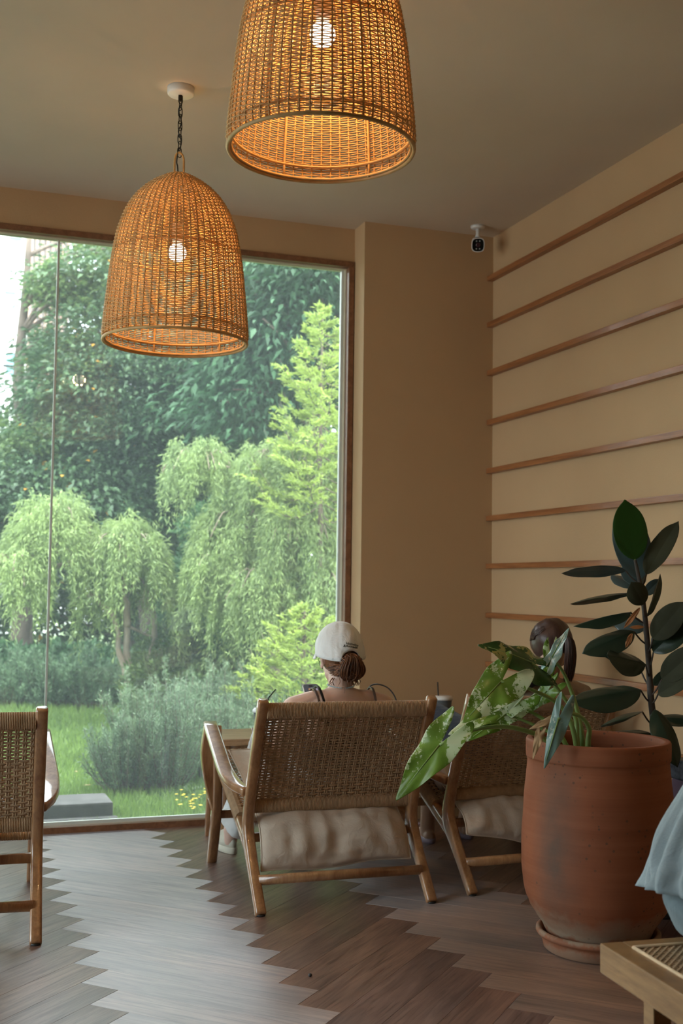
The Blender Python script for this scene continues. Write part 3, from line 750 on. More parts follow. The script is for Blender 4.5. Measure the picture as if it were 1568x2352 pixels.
# ------------------------------------------------------------------ indoor plants
def leaf_frame(base, tip, nrm):
    y = (tip-base); L = y.length; y.normalize(); n = V(nrm); n = (n-y*n.dot(y)).normalized(); x = y.cross(n).normalized(); return x, y, n, L
def fan_leaf(name, mat, parent, base, tip, nrm, outl, width=1.0, curl=.1, droop=.15, und=.03, seed=0, fold=0.0, K=7, th=.0012, asym=(1, 1)):
    """leaf whose outline is given in units of its length about the petiole point; bends, folds and ripples in 3-D"""
    x, y, n, L = leaf_frame(base, tip, nrm); N = len(outl); vs = [base]; fs = []
    for k in range(1, K+1):
        q = k/K
        for i, (a, b_) in enumerate(outl):
            X = a*q*width*(asym[0] if a < 0 else asym[1]); Y = b_*q
            h = -curl*X*X*2.2-droop*Y*abs(Y)*.8+fold*abs(X)+und*1.5*q*q*math.sin(i*1.75+seed)*min(1, abs(X)*5)+.012*math.sin(abs(X)*0+Y*26-abs(X)*14)*min(1, abs(X)*6)
            vs.append(base+(x*X+y*Y+n*h)*L)
    for i in range(N): fs.append((0, 1+i, 1+(i+1) % N))
    for k in range(K-1):
        for i in range(N): a = 1+k*N+i; b_ = 1+k*N+(i+1) % N; fs.append((a, a+N, b_+N, b_))
    o = MB().add(vs, fs).build(name, mat, parent)
    so = o.modifiers.new('thickness', 'SOLIDIFY'); so.thickness = th; so.offset = 0
    sb = o.modifiers.new('smooth', 'SUBSURF'); sb.levels = 1; sb.render_levels = 1
    return o
ARROW = [(0, 1), (.055, .90), (.115, .78), (.19, .62), (.265, .45), (.32, .28), (.35, .12), (.37, -.04), (.375, -.20), (.35, -.37), (.30, -.50), (.225, -.56), (.150, -.47), (.075, -.27), (.02, -.09), (0, -.03)]
ARROW = ARROW+[(-a, b_) for a, b_ in ARROW[-2:0:-1]]
def varieg(name, green, pale, amount, scale=9, rough=.35, trans=.3):
    m, nt, b = new_mat(name); v = coords(nt, (1, 1, 1)); v2 = coords(nt, (1.0, 1.0, .45))
    a = noise(nt, v2, scale, 5, .62, .5); s_ = noise(nt, v, 70, 3, .7); g = noise(nt, v, 14, 3)
    f = nd(nt, 'ShaderNodeMath', operation='ADD'); k = nd(nt, 'ShaderNodeMath', operation='MULTIPLY', i_1=.35); nt.links.new(s_, k.inputs[0]); nt.links.new(a, f.inputs[0]); nt.links.new(k.outputs[0], f.inputs[1])
    msk = ramp(nt, f.outputs[0], [(amount-.010, (0, 0, 0)), (amount+.010, (1, 1, 1))])
    gc = ramp(nt, g, [(.3, tuple(c*.7 for c in green)), (.7, tuple(c*1.25 for c in green))])
    c = mix(nt, msk, gc, pale); nt.links.new(c, b.inputs['Base Color']); b.inputs['Roughness'].default_value = rough
    tr = nd(nt, 'ShaderNodeBsdfTranslucent'); nt.links.new(c, tr.inputs[0]); mx = nd(nt, 'ShaderNodeMixShader', i_0=trans)
    nt.links.new(b.outputs[0], mx.inputs[1]); nt.links.new(tr.outputs[0], mx.inputs[2]); nt.links.new(mx.outputs[0], nt.nodes['Material Output'].inputs[0])
    bump(nt, b, noise(nt, v, 30, 3), .15, .003)
    return m
M_al1 = varieg('variegated_leaf_light', (.23, .37, .06), (.70, .78, .52), .735, 8, .28, .45)
M_al2 = varieg('variegated_leaf_half', (.20, .33, .05), (.72, .79, .56), .69, 7, .3, .42)
M_al3 = varieg('variegated_leaf_dark', (.045, .13, .035), (.42, .44, .17), .745, 12, .22, .2)
M_al4 = varieg('pale_blue_leaf', (.22, .36, .31), (.50, .55, .46), .72, 8, .3, .18)
M_al5 = plain('dry_leaf_edge', (.46, .30, .15), .7, .3, 20)
M_pet = plain('green_petiole', (.20, .30, .085), .4, .2, 12)
al = thing('variegated_elephant_ear', 'large arrow-leaved plant splashed green and cream, growing from the terracotta pot', 'plant', (2.09, 3.40, .50))
def al_leaf(a, ra, t_, rt, nrm, width, mat, curl=.2, droop=.2, und=.04, seed=0, fold=.0, pet=None, r=.0052, asym=(1, 1), base=None):
    A = atr(a[0], a[1], ra); T = atr(t_[0], t_[1], rt)
    n = V((0, 0, 0))+(-c_f)*nrm[2]+c_r*nrm[0]+c_u*nrm[1]
    fan_leaf('leaf', mat, al, A, T, n, ARROW, width, curl, droop, und, seed, fold, asym=asym)
    x, y, nn, L = leaf_frame(A, T, n)
    MB().tube([A+nn*.0015, A+y*L*.4+nn*(.001-.8*droop*.16*L), A+y*L*.8+nn*(.001-.8*droop*.64*L)], [.0030, .0020, .0009], 6).build('leaf_midrib', M_pet, al)
    if pet is not None:
        pts = [base or atr(1322, 1712, 3.95)+V((0, 0, -.18))]+[atr(px, py, R) for px, py, R in pet]+[A]
        P = smooth_path(pts, 6); n_ = len(P)
        MB().tube(P, [lp(.0105, r, min(1, (i/n_)*1.25)) for i in range(n_)], 10).build('petiole', M_pet, al)
B_ = lambda px, R, dz=-.17: atr(px, 1712, R)+V((0, 0, dz))
al_leaf((1009, 1711), 3.80, (903, 1843), 3.78, (-.25, .55, 1), .74, M_al1, .25, .05, .05, 1, .12, [(1268, 1714, 3.95), (1180, 1672, 3.88), (1090, 1676, 3.82)], .0050, (1.0, 1.0), B_(1300, 3.97))
al_leaf((1150, 1566), 3.86, (1060, 1660), 3.78, (-.2, .5, 1), .96, M_al2, .2, .10, .05, 2.2, .10, [(1322, 1705, 3.97), (1290, 1625, 3.95), (1215, 1582, 3.9)], .0050, (1.15, .95), B_(1328, 3.99))
al_leaf((1158, 1620), 4.0, (1022, 1683), 3.95, (-.2, .8, .8), .66, M_al1, .3, .12, .06, .5, .06, [(1300, 1712, 4.0), (1235, 1644, 4.02)], .0048, (1, 1), B_(1310, 4.02))
al_leaf((1163, 1640), 3.98, (1068, 1702), 3.93, (-.1, .4, 1), .60, M_al2, .3, .16, .06, 4.5, .0, [(1300, 1712, 3.99), (1240, 1672, 4.0)], .0046, (1, 1), B_(1304, 4.0))
al_leaf((1221, 1523), 3.95, (1106, 1466), 3.86, (.05, .75, .66), .95, M_al3, .25, .22, .06, 3.1, -.05, [(1325, 1708, 4.0), (1318, 1640, 4.0), (1262, 1560, 3.98)], .0050, (.9, 1.05), B_(1336, 4.0))
al_leaf((1268, 1510), 4.0, (1304, 1436), 4.03, (-.75, .25, .6), .62, M_al4, .3, .12, .05, .4, .25, [(1338, 1706, 4.03), (1322, 1620, 4.03), (1296, 1550, 4.02)], .0052, (.9, 1.2), B_(1342, 4.02))
al_leaf((1256, 1588), 4.05, (1190, 1645), 4.08, (.1, .7, .7), .70, M_al1, .3, .1, .06, 1.4, .1, [(1330, 1710, 4.05), (1302, 1640, 4.07)], .0042, (1, 1), B_(1326, 4.06))
al_leaf((1262, 1512), 4.08, (1254, 1606), 4.10, (.3, .2, 1), .50, M_al1, .3, .1, .05, 2.4, .1, None)
al_leaf((1282, 1652), 3.84, (1247, 1770), 3.80, (-.35, .1, 1), .56, M_al4, .5, .05, .04, 5.2, -.2, [(1350, 1712, 3.93), (1352, 1672, 3.92), (1330, 1644, 3.9), (1300, 1640, 3.87)], .0050, (1.0, .75), B_(1352, 3.94))
fan_leaf('dry_leaf', M_al5, al, atr(1262, 1655, 3.86), atr(1213, 1672, 3.84), (-c_f*.7+c_u*.6), ARROW, .55, .3, .2, .07, 1.0)
fan_leaf('dry_leaf', M_al5, al, atr(1238, 1690, 3.85), atr(1222, 1745, 3.83), (-c_f+c_r*-.3), ARROW, .5, .3, .3, .08, 2.0)

# rubber plant
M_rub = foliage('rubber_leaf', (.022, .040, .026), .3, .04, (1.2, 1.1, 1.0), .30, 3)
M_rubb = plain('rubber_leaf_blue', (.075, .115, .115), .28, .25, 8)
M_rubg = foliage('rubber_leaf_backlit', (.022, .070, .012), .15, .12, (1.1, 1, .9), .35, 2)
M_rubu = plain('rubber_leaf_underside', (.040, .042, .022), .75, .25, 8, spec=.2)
M_stem = plain('rubber_plant_stem', (.060, .045, .035), .75, .3, 25, .4, 60, .003)
M_dry = plain('dry_leaf', (.42, .17, .055), .6, .3, 20)
OV = [(0, 1.03), (.02, .985), (.075, .93), (.135, .84), (.18, .72), (.205, .58), (.21, .44), (.195, .29), (.155, .15), (.09, .05), (.03, .005), (0, 0)]
OV = OV+[(-a, b_) for a, b_ in OV[-2:0:-1]]
rp = thing('rubber_plant', 'tall rubber plant with dark glossy oval leaves by the right wall', 'plant', (2.58, 3.79, .0))
RB = atr(1503, 1700, 4.62)
stem = [V((RB.x+.005, RB.y, .20)), RB, atr(1494, 1600, 4.60), atr(1488, 1500, 4.60), atr(1481, 1420, 4.59), atr(1474, 1365, 4.58), atr(1463, 1310, 4.57), atr(1458, 1286, 4.57)]
SP = smooth_path(stem, 5); MB().tube(SP, [lp(.0150, .0055, i/(len(SP)-1)) for i in range(len(SP))], 12).build('stem', M_stem, rp)
def stem_at(z):
    return min(SP, key=lambda p: abs(p.z-z))
def rub(a, t_, dR0, dR1, vis, mat, width=1.0, tilt=0, fold=.18, curl=.15, droop=.12, seed=0):
    A = atr(a[0], a[1], 4.6+dR0); T = atr(t_[0], t_[1], 4.6+dR1)
    s_ = max(-1, min(1, vis)); n = V((0, 0, 1))*math.sqrt(1-s_*s_)+(-c_f)*s_+c_r*tilt
    y = (T-A).normalized()
    if n.cross(y).length < .2: n = -c_f+c_r*tilt
    fan_leaf('leaf', mat, rp, A, T, n, OV, width, curl, droop, .006, seed, fold, 6, .0012)
    S0 = stem_at(A.z-.055*(1 if A.z < SP[-1].z else 0))
    MB().tube(smooth_path([S0, lerp(S0, A, .5)+V((0, 0, -.006)), A], 3), [.0032]*7, 7).build('petiole', M_stem if mat is not M_rubg else M_pet, rp)
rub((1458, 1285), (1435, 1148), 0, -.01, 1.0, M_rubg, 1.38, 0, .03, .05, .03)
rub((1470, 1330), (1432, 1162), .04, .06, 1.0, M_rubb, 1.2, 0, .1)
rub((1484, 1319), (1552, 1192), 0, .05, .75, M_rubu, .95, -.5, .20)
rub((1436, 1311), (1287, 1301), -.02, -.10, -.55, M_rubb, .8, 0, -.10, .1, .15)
rub((1456, 1362), (1307, 1356), -.02, -.12, -.25, M_rub, 1.0, 0, -.3, .1, .25)
rub((1447, 1406), (1317, 1422), -.02, -.12, .25, M_rub, 1.1, 0, -.30, .3, .15)
rub((1455, 1450), (1338, 1493), -.02, -.12, .62, M_rub, 1.2, 0, -.20, .3, .10)
rub((1472, 1542), (1372, 1486), .02, .03, -.55, M_rubu, 1.0, 0, .2)
rub((1482, 1526), (1399, 1500), -.04, -.15, .75, M_rub, 1.6, 0, -.25, .3, .1)
rub((1470, 1584), (1316, 1602), -.02, -.16, .6, M_rub, 1.15, 0, -.25, .3, .10)
rub((1474, 1634), (1372, 1636), -.02, -.12, -.40, M_rub, 1.1, 0, -.35, .3, .35)
rub((1494, 1684), (1368, 1678), -.03, -.14, .45, M_rub, 1.0, 0, -.2, .3, .25)
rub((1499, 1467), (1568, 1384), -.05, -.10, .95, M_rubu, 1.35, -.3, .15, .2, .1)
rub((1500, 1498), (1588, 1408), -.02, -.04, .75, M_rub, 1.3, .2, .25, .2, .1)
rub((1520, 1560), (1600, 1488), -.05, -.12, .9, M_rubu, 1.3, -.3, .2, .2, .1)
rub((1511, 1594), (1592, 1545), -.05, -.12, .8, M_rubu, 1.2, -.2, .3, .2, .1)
rub((1500, 1574), (1560, 1530), .03, .08, .5, M_rub, 1.2, 0, .2)
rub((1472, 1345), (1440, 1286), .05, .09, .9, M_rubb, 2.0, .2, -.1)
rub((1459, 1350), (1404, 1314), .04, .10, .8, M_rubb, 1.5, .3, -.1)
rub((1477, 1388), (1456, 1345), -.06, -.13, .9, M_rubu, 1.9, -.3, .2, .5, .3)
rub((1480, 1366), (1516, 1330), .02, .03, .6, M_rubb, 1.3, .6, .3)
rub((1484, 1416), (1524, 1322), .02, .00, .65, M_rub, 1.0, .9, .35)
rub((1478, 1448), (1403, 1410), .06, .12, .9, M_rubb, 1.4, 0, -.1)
rub((1504, 1630), (1566, 1742), -.06, -.18, .9, M_rub, 1.1, .2, -.25, .4, .3)
rub((1508, 1650), (1600, 1640), .02, -.02, .6, M_rub, 1.1, 0, -.2, .3, .3)
rub((1512, 1672), (1556, 1776), -.02, .02, .9, M_rub, .9, -.3, -.2, .3, .3)
for (a, t_, s) in (((1469, 1396), (1433, 1443), .3), ((1478, 1440), (1446, 1441), .4), ((1451, 1455), (1437, 1487), .5)):
    A = atr(a[0], a[1], 4.52); T = atr(t_[0], t_[1], 4.50); fan_leaf('dry_leaf', M_dry, rp, A, T, -c_f+c_u*.2, OV, s*1.6, 1.2, .1, .05, s*9, .5, 6, .001)
# the rubber plant's own pot, standing behind the terracotta planter
M_dpot = plain('dark_glazed_pot', (.045, .040, .038), .4, .15)
px_, py_ = RB.x+.004, RB.y
dp = thing('plant_pot', 'dark pot of the rubber plant, hidden behind the terracotta planter', 'plant pot', (px_, py_, 0))
MB().lathe([(0, 0), (.105, 0), (.112, .01), (.135, .26), (.142, .265), (.142, .285), (.130, .285), (.126, .24), (0, .24)], 40, (px_, py_, 0)).build('pot_body', M_dpot, dp)
MB().lathe([(.0, .25), (.125, .245), (.126, .235)], 24, (px_, py_, 0)).build('soil', M_soil, dp)

# small things on the floor by the right wall, glimpsed between pot and shirt
t = thing('storage_box', 'dark patterned box with a pink base glimpsed right of the terracotta pot', 'box', (2.74, 3.62, 0))
bx = 2.655; by = 3.64
MB().box((bx, by-.10, 0), (bx+.20, by+.12, .50), .006).build('box_body', plain('mauve_card', (.09, .05, .075), .6, .15), t)
MB().box((bx-.006, by-.106, .50), (bx+.206, by+.126, .575), .006).build('box_lid', plain('dark_pattern', (.05, .055, .065), .4, .8, 60), t)

o = MB(); q_ = EYE+ray(712, 2240)*(-1.195/ray(712, 2240).z)
o.ball((q_.x, q_.y, .0055), (.0065, .0055, .0055), 9, 6); o = o.build('pebble', plain('dark_grit', (.05, .045, .045), .7, .3)); tag(o, 'tiny dark pebble lying alone on the plank floor in the foreground', 'pebble')
# ------------------------------------------------------------------ cane bench, lower right
bench = thing('cane_bench', 'light wooden bench with a woven cane top in the lower right corner', 'bench', (1.80, 1.80, 0))
BZ = .445
bc = V((1.388, 2.224, 0)); ex = V((.997, -.075, 0)).normalized(); ey = V((-ex.y, ex.x, 0))*-1.0
M_oak = wood('oak_bench', (.25, .125, .042), (.40, .22, .085), (5, 5, 40), .42, 4, bs=.05, coat=.1)
def bp(a, b_, z): q = bc+ex*a+ey*b_; return V((q.x, q.y, z))
Mb = Matrix(((ex.x, ey.x, 0, bc.x), (ex.y, ey.y, 0, bc.y), (0, 0, 1, 0), (0, 0, 0, 1)))
LX, LY = .46, 1.15; rw = .052; rh = .062
MB().box((0, 0, BZ-rh), (rw, LY, BZ), .003, Mb).build('side_rail', M_oak, bench)
MB().box((LX-rw, 0, BZ-rh), (LX, LY, BZ), .003, Mb).build('side_rail', M_oak, bench)
MB().box((rw, 0, BZ-rh), (LX-rw, .050, BZ), .003, Mb).build('end_rail', M_oak, bench)
MB().box((rw, LY-.050, BZ-rh), (LX-rw, LY, BZ), .003, Mb).build('end_rail', M_oak, bench)
for a in (.012, LX-.052):
    for b_ in (.16, LY-.20):
        MB().box((a, b_, 0), (a+.040, b_+.040, BZ-rh+.002), .003, Mb).build('leg', M_oak, bench)
for b_ in (.18, LY-.18): MB().box((.05, b_-.010, .12), (LX-.05, b_+.012, .15), .003, Mb).build('stretcher', M_oak, bench)
M_cane = plain('cane', (.55, .38, .22), .5, .2, 30)
mb = MB(); cx0, cx1, cy0, cy1 = rw, LX-rw, .05, LY-.05; zc = BZ-.004; pt = .0165
def strip(mb, a, b_, wdt, z):
    a = bp(*a, z); b_ = bp(*b_, z); d = (b_-a).normalized(); s_ = V((-d.y, d.x, 0))*wdt/2; h = V((0, 0, .0007))
    mb.loft([[a+s_-h, a+s_+h, a-s_+h, a-s_-h], [b_+s_-h, b_+s_+h, b_-s_+h, b_-s_-h]], True, False)
k = 0; x = cx0+.004
while x < cx1: strip(mb, (x, cy0), (x, cy1), .0026, zc); strip(mb, (x+.0042, cy0), (x+.0042, cy1), .0026, zc); x += pt
y = cy0+.004
while y < cy1: strip(mb, (cx0, y), (cx1, y), .0026, zc+.0014); strip(mb, (cx0, y+.0042), (cx1, y+.0042), .0026, zc+.0014); y += pt
Wd, Hd = cx1-cx0, cy1-cy0; c_ = -Hd
while c_ < Wd:
    # diagonals both ways
    x0_, y0_ = max(0, c_), max(0, -c_); L_ = min(Wd-x0_, Hd-y0_)
    if L_ > .01:
        strip(mb, (cx0+x0_, cy0+y0_), (cx0+x0_+L_, cy0+y0_+L_), .0036, zc+.0028)
        strip(mb, (cx0+x0_, cy1-y0_), (cx0+x0_+L_, cy1-y0_-L_), .0036, zc+.0040)
    c_ += pt
o = mb.build('cane_top', M_cane, bench); o['kind'] = 'stuff'
mb = MB()
for a, b_ in (((cx0, cy0), (cx1, cy0)), ((cx1, cy0), (cx1, cy1)), ((cx1, cy1), (cx0, cy1)), ((cx0, cy1), (cx0, cy0))):
    mb.tube([bp(*a, BZ+.0012), bp(*b_, BZ+.0012)], .0042, 8)
mb.build('cane_binding', M_cane, bench)
# ------------------------------------------------------------------ people
def skin_mat(name, col):
    m, nt, b = new_mat(name); v = coords(nt); n = noise(nt, v, 14, 4)
    nt.links.new(ramp(nt, n, [(.3, tuple(c*.9 for c in col)), (.7, tuple(min(1, c*1.08) for c in col))]), b.inputs['Base Color'])
    b.inputs['Roughness'].default_value = .5; b.inputs['Subsurface Weight'].default_value = .12; b.inputs['Subsurface Radius'].default_value = (.02, .008, .004); b.inputs['Subsurface Scale'].default_value = .5
    bump(nt, b, noise(nt, v, 220, 3), .08, .001); return m
M_skin = skin_mat('skin', (.68, .46, .37)); M_skin2 = skin_mat('skin_tan', (.50, .31, .21))
def hair_mat(name, a, b2):
    m, nt, b = new_mat(name); v = coords(nt, (60, 60, 12)); n = noise(nt, v, 2.0, 5, .6); g = nd(nt, 'ShaderNodeNewGeometry')
    f = mix(nt, .5, n, g.outputs['Random Per Island']); nt.links.new(ramp(nt, f, [(.25, a), (.75, b2)]), b.inputs['Base Color'])
    b.inputs['Roughness'].default_value = .38; bump(nt, b, n, .4, .002); return m
M_hairA = hair_mat('auburn_hair', (.035, .013, .007), (.30, .13, .06)); M_hairB = hair_mat('dark_brown_hair', (.018, .009, .008), (.10, .045, .032))
M_eye = plain('eye', (.75, .73, .70), .2, .03); M_iris = plain('iris', (.05, .03, .02), .1, .1); M_lip = plain('lips', (.45, .17, .13), .4, .1)
def cap(mb, p0, r0, p1, r1, n=14, flat=1.0, side=None):
    p0, p1 = V(p0), V(p1); t = (p1-p0); L = t.length; t.normalize()
    a = V(side) if side is not None else (V((1, 0, 0)) if abs(t.x) < .9 else V((0, 1, 0))); a = (a-t*a.dot(t)).normalized(); b_ = t.cross(a); rings = []
    for k in range(1, 5): q = PI/2*k/4; rings.append((p0-t*r0*math.cos(q), r0*math.sin(q)))
    for k in range(1, 4): rings.append((p0.lerp(p1, k/4), lp(r0, r1, k/4)))
    for k in range(4, 0, -1): q = PI/2*k/4; rings.append((p1+t*r1*math.cos(q), r1*math.sin(q)))
    mb.loft([[c+(a*math.cos(2*PI*j/n)+b_*math.sin(2*PI*j/n)*flat)*r for j in range(n)] for c, r in rings], True)
def chain(mb, pts, rs, **k):
    for (a, ra), (b_, rb) in zip(zip(pts, rs), zip(pts[1:], rs[1:])): cap(mb, a, ra, b_, rb, **k)
def remesh(o, vox, it=6, fac=.5):
    r = o.modifiers.new('remesh', 'REMESH'); r.mode = 'VOXEL'; r.voxel_size = vox; r.use_smooth_shade = True
    s = o.modifiers.new('smooth', 'SMOOTH'); s.iterations = it; s.factor = fac
def ellrings(mb, rows, n=28):
    """rows: (center, rx, ry, tilt vector y->z) rings in world, closed"""
    mb.loft([[V(c)+V((rx*math.cos(2*PI*j/n), ry*math.sin(2*PI*j/n)*math.cos(t_), ry*math.sin(2*PI*j/n)*math.sin(t_))) for j in range(n)] for c, rx, ry, t_ in rows], True)
def head_axes(f, roll=0.0):
    f = V(f).normalized(); r = f.cross(V((0, 0, 1))).normalized(); u = r.cross(f)
    return (r*math.cos(roll)+u*math.sin(roll), f, u*math.cos(roll)-r*math.sin(roll))
def head(mb, HC, ax, ears=True):
    r, f, u = ax; H = lambda a, b_, c: V(HC)+r*a+f*b_+u*c
    M = Matrix((r, f, u)).transposed()
    mb.ball(H(0, -.010, .018), (.074, .090, .086), 24, 16, M)
    mb.ball(H(0, .030, -.038), (.058, .060, .075), 20, 14, M)
    mb.ball(H(0, .062, -.088), (.026, .022, .022), 14, 10, M)
    for s in (-1, 1):
        mb.ball(H(s*.034, .058, -.032), (.024, .024, .026), 12, 8, M)
        cap(mb, H(s*.045, .01, -.065), .020, H(s*.018, .062, -.090), .018)
        if ears: mb.ball(H(s*.073, -.002, -.012), (.007, .019, .030), 14, 10, M); mb.ball(H(s*.079, -.010, -.004), (.006, .016, .026), 12, 8, M); mb.ball(H(s*.076, .006, -.036), (.006, .009, .012), 10, 8, M)
        cap(mb, H(s*.014, .082, .018), .008, H(s*.042, .070, .020), .008)
        mb.ball(H(s*.010, .096, -.040), (.008, .010, .008), 10, 8, M)
    cap(mb, H(0, .084, .008), .009, H(0, .102, -.036), .012)
    cap(mb, H(-.018, .086, -.064), .006, H(.018, .086, -.064), .006); cap(mb, H(-.014, .085, -.073), .007, H(.014, .085, -.073), .007)
def face_parts(HC, ax, parent):
    r, f, u = ax; H = lambda a, b_, c: V(HC)+r*a+f*b_+u*c; M = Matrix((r, f, u)).transposed()
    mb = MB(); mi = MB()
    for s in (-1, 1): mb.ball(H(s*.031, .074, -.004), (.013, .012, .009), 12, 8, M); mi.ball(H(s*.031, .083, -.004), (.006, .004, .006), 12, 8, M)
    mb.build('eyes', M_eye, parent); mi.build('irises', M_iris, parent)
    mb = MB(); cap(mb, H(-.020, .090, -.066), .004, H(.020, .090, -.066), .004); mb.build('lips', M_lip, parent)
def foot(mb, ank, toe_dir, s=1.0, sg=1, shod=False):
    d = V((toe_dir[0], toe_dir[1], 0)).normalized(); sd = V((-d.y, d.x, 0)); a = V(ank)
    heel = V((a.x, a.y, .030))-d*.035
    if shod:
        cap(mb, a, .032, V((a.x, a.y, .055)), .030); cap(mb, V((a.x, a.y, .055)), .026, heel+d*.15+V((0, 0, .012)), .018); return
    cap(mb, a, .036, V((a.x, a.y, .045)), .034); cap(mb, heel, .028, heel+d*.10, .028); cap(mb, heel+d*.08+V((0, 0, .01)), .032, heel+d*.17+V((0, 0, -.010)), .020)
    cap(mb, heel+d*.10+sd*.015, .022, heel+d*.185+sd*.022*1, .016); cap(mb, heel+d*.10-sd*.015, .022, heel+d*.17-sd*.025, .014)
    for k in range(5):
        o = (k-2)*.0165; L = .225-abs(k-(4 if sg < 0 else 0))*.012
        cap(mb, heel+d*.175+sd*o+V((0, 0, -.012)), .0085, heel+d*L+sd*o*1.1+V((0, 0, -.017)), .0085 if k != (4 if sg < 0 else 0) else .0115)
def relaxed_hand(mb, w_, d, nrm, sg):
    """palm and five curled fingers from wrist w_, pointing d, palm normal nrm"""
    d = V(d).normalized(); n = V(nrm); n = (n-d*n.dot(d)).normalized(); s = d.cross(n)*sg; w_ = V(w_)
    for k in (-1, -.3, .4, 1): cap(mb, w_+d*.012+s*.012*k, .015, w_+d*.078+s*.027*k, .0125)
    for k, (L, o) in enumerate(((.062, .029), (.074, .010), (.070, -.009), (.056, -.027))):
        b0 = w_+d*.083+s*o; q = b0
        dirv = d
        for j, fr in enumerate((.45, .32, .25)):
            dirv = (dirv+n*.38).normalized(); q2 = q+dirv*L*fr; cap(mb, q, .0088-.0008*j, q2, .0082-.0008*j, n=10); q = q2
    t0 = w_+d*.022+s*.030; t1 = t0+(d*.6+s*.75+n*.35).normalized()*.040; t2 = t1+(d*.85+s*.30+n*.35).normalized()*.030
    cap(mb, w_+d*.012+s*.012, .017, t0, .015); cap(mb, t0, .014, t1, .0115); cap(mb, t1, .011, t2, .0095)

# ---- person A, white cap, middle chair
pa = thing('person', 'person from behind in a white cap, hair in a bun, holding a phone', 'person', (1.55, 4.50, .40))
tx = 1.552
mb = MB()
ellrings(mb, [((tx, 4.525, .395), .120, .08, 0), ((tx, 4.53, .42), .160, .108, 0), ((tx, 4.52, .48), .162, .112, .1), ((tx, 4.47, .55), .130, .092, .25), ((tx, 4.42, .62), .134, .092, .3), ((tx, 4.385, .685), .155, .090, .25), ((tx, 4.365, .730), .170, .076, .15), ((tx, 4.357, .760), .150, .060, .1), ((tx, 4.357, .782), .095, .052, 0), ((tx+.002, 4.362, .800), .058, .047, 0)])
HCA = V((1.572, 4.425, .918)); AXA = head_axes((.08, .95, -.28))
chain(mb, [(tx, 4.36, .745), (tx+.004, 4.372, .80), HCA-AXA[2]*.03-AXA[1]*.025], [.052, .048, .052])
head(mb, HCA, AXA)
for s in (-1, 1):
    sh = V((tx+s*.186, 4.372, .718))
    chain(mb, [(tx+s*.05, 4.355, .762), (tx+s*.115, 4.36, .755), sh+V((0, 0, .006))], [.036, .038, .048])
    mb.ball((tx+s*.085, 4.335, .665), (.065, .050, .075), 16, 12)       # shoulder blades
    el = V((tx+s*.198, 4.56, .535)); wr = V((1.522 if s < 0 else 1.622, 4.715, .668))
    chain(mb, [sh, sh.lerp(el, .35), el, el.lerp(wr, .3), wr], [.048, .043, .034, .036, .023])
    hp = V((tx+s*.085, 4.53, .475)); kn = V((1.465 if s < 0 else 1.68, 5.01, .578)); an = V((1.335 if s < 0 else 1.655, 5.19, .10))
    chain(mb, [hp, kn, kn.lerp(an, .3), an], [.080, .054, .050, .034])
    foot(mb, an, (s*.12, 1), 1, s, True)
# hands on the phone
PC = V((1.571, 4.752, .722)); pn = V((0.02, -.76, .65)).normalized(); pr_ = V((1, .03, 0)).normalized(); pu = pn.cross(pr_).normalized()
if pu.z < 0: pu = -pu
PH = lambda a, b_, d: PC+pr_*a+pu*b_+pn*d
for s in (-1, 1):
    wr = V((1.522 if s < 0 else 1.622, 4.715, .668))
    for k in range(4):
        b0 = PH(s*.047, -.060+.020*k, -.010); cap(mb, wr, .018, b0, .012)
        chain(mb, [b0, PH(s*.046, -.055+.021*k, -.022), PH(s*(.022), -.053+.022*k, -.020), PH(s*(.004+.003*k), -.052+.022*k, -.016)], [.0105, .0090, .0082, .0075], n=10)
    if s < 0: chain(mb, [wr, PH(-.048, -.040, .004), PH(-.047, -.010, .014), PH(-.038, .016, .0155)], [.017, .013, .0105, .0085], n=12)
    else: chain(mb, [wr, PH(.050, -.028, .004), PH(.046, .000, .016), PH(.020, .008, .0155)], [.017, .013, .0105, .0085], n=12)
body = mb.build('body', M_skin, pa); remesh(body, .0042, 5)
face_parts(HCA, AXA, pa)
# phone
M_phframe = plain('phone_case', (.62, .62, .58), .2, .05); M_case = M_phframe
ph = thing('phone', 'smartphone with its home screen lit, in the hands of the capped person', 'phone', PC)
Mp = Matrix(((pr_.x, pu.x, pn.x, PC.x), (pr_.y, pu.y, pn.y, PC.y), (pr_.z, pu.z, pn.z, PC.z), (0, 0, 0, 1)))
def rrect(w_, h_, r, z, n=6):
    out = []
    for sx, sy, a0 in ((1, 1, 0), (-1, 1, 90), (-1, -1, 180), (1, -1, 270)):
        for k in range(n): a = math.radians(a0+90*k/(n-1)); out.append(Mp @ V((sx*(w_/2-r)+r*math.cos(a), sy*(h_/2-r)+r*math.sin(a), z)))
    return out
MB().loft([rrect(.070, .146, .011, -.004), rrect(.0725, .149, .012, -.002), rrect(.0725, .149, .012, .002), rrect(.070, .146, .011, .004)], True, True).build('phone_body', M_phframe, ph)
m, nt, b = new_mat('phone_screen'); b.inputs['Base Color'].default_value = (.015, .016, .02, 1); b.inputs['Roughness'].default_value = .1; b.inputs['Emission Color'].default_value = (.14, .15, .17, 1); b.inputs['Emission Strength'].default_value = .35
scr = MB().loft([rrect(.066, .142, .010, .0040), rrect(.066, .142, .010, .0046)], True, False).build('screen', m, ph); sub(scr, ph)
def icon_mat(name, col, e=.5):
    m, nt, b = new_mat(name); b.inputs['Base Color'].default_value = (*col, 1); b.inputs['Emission Color'].default_value = (*col, 1); b.inputs['Emission Strength'].default_value = e; return m
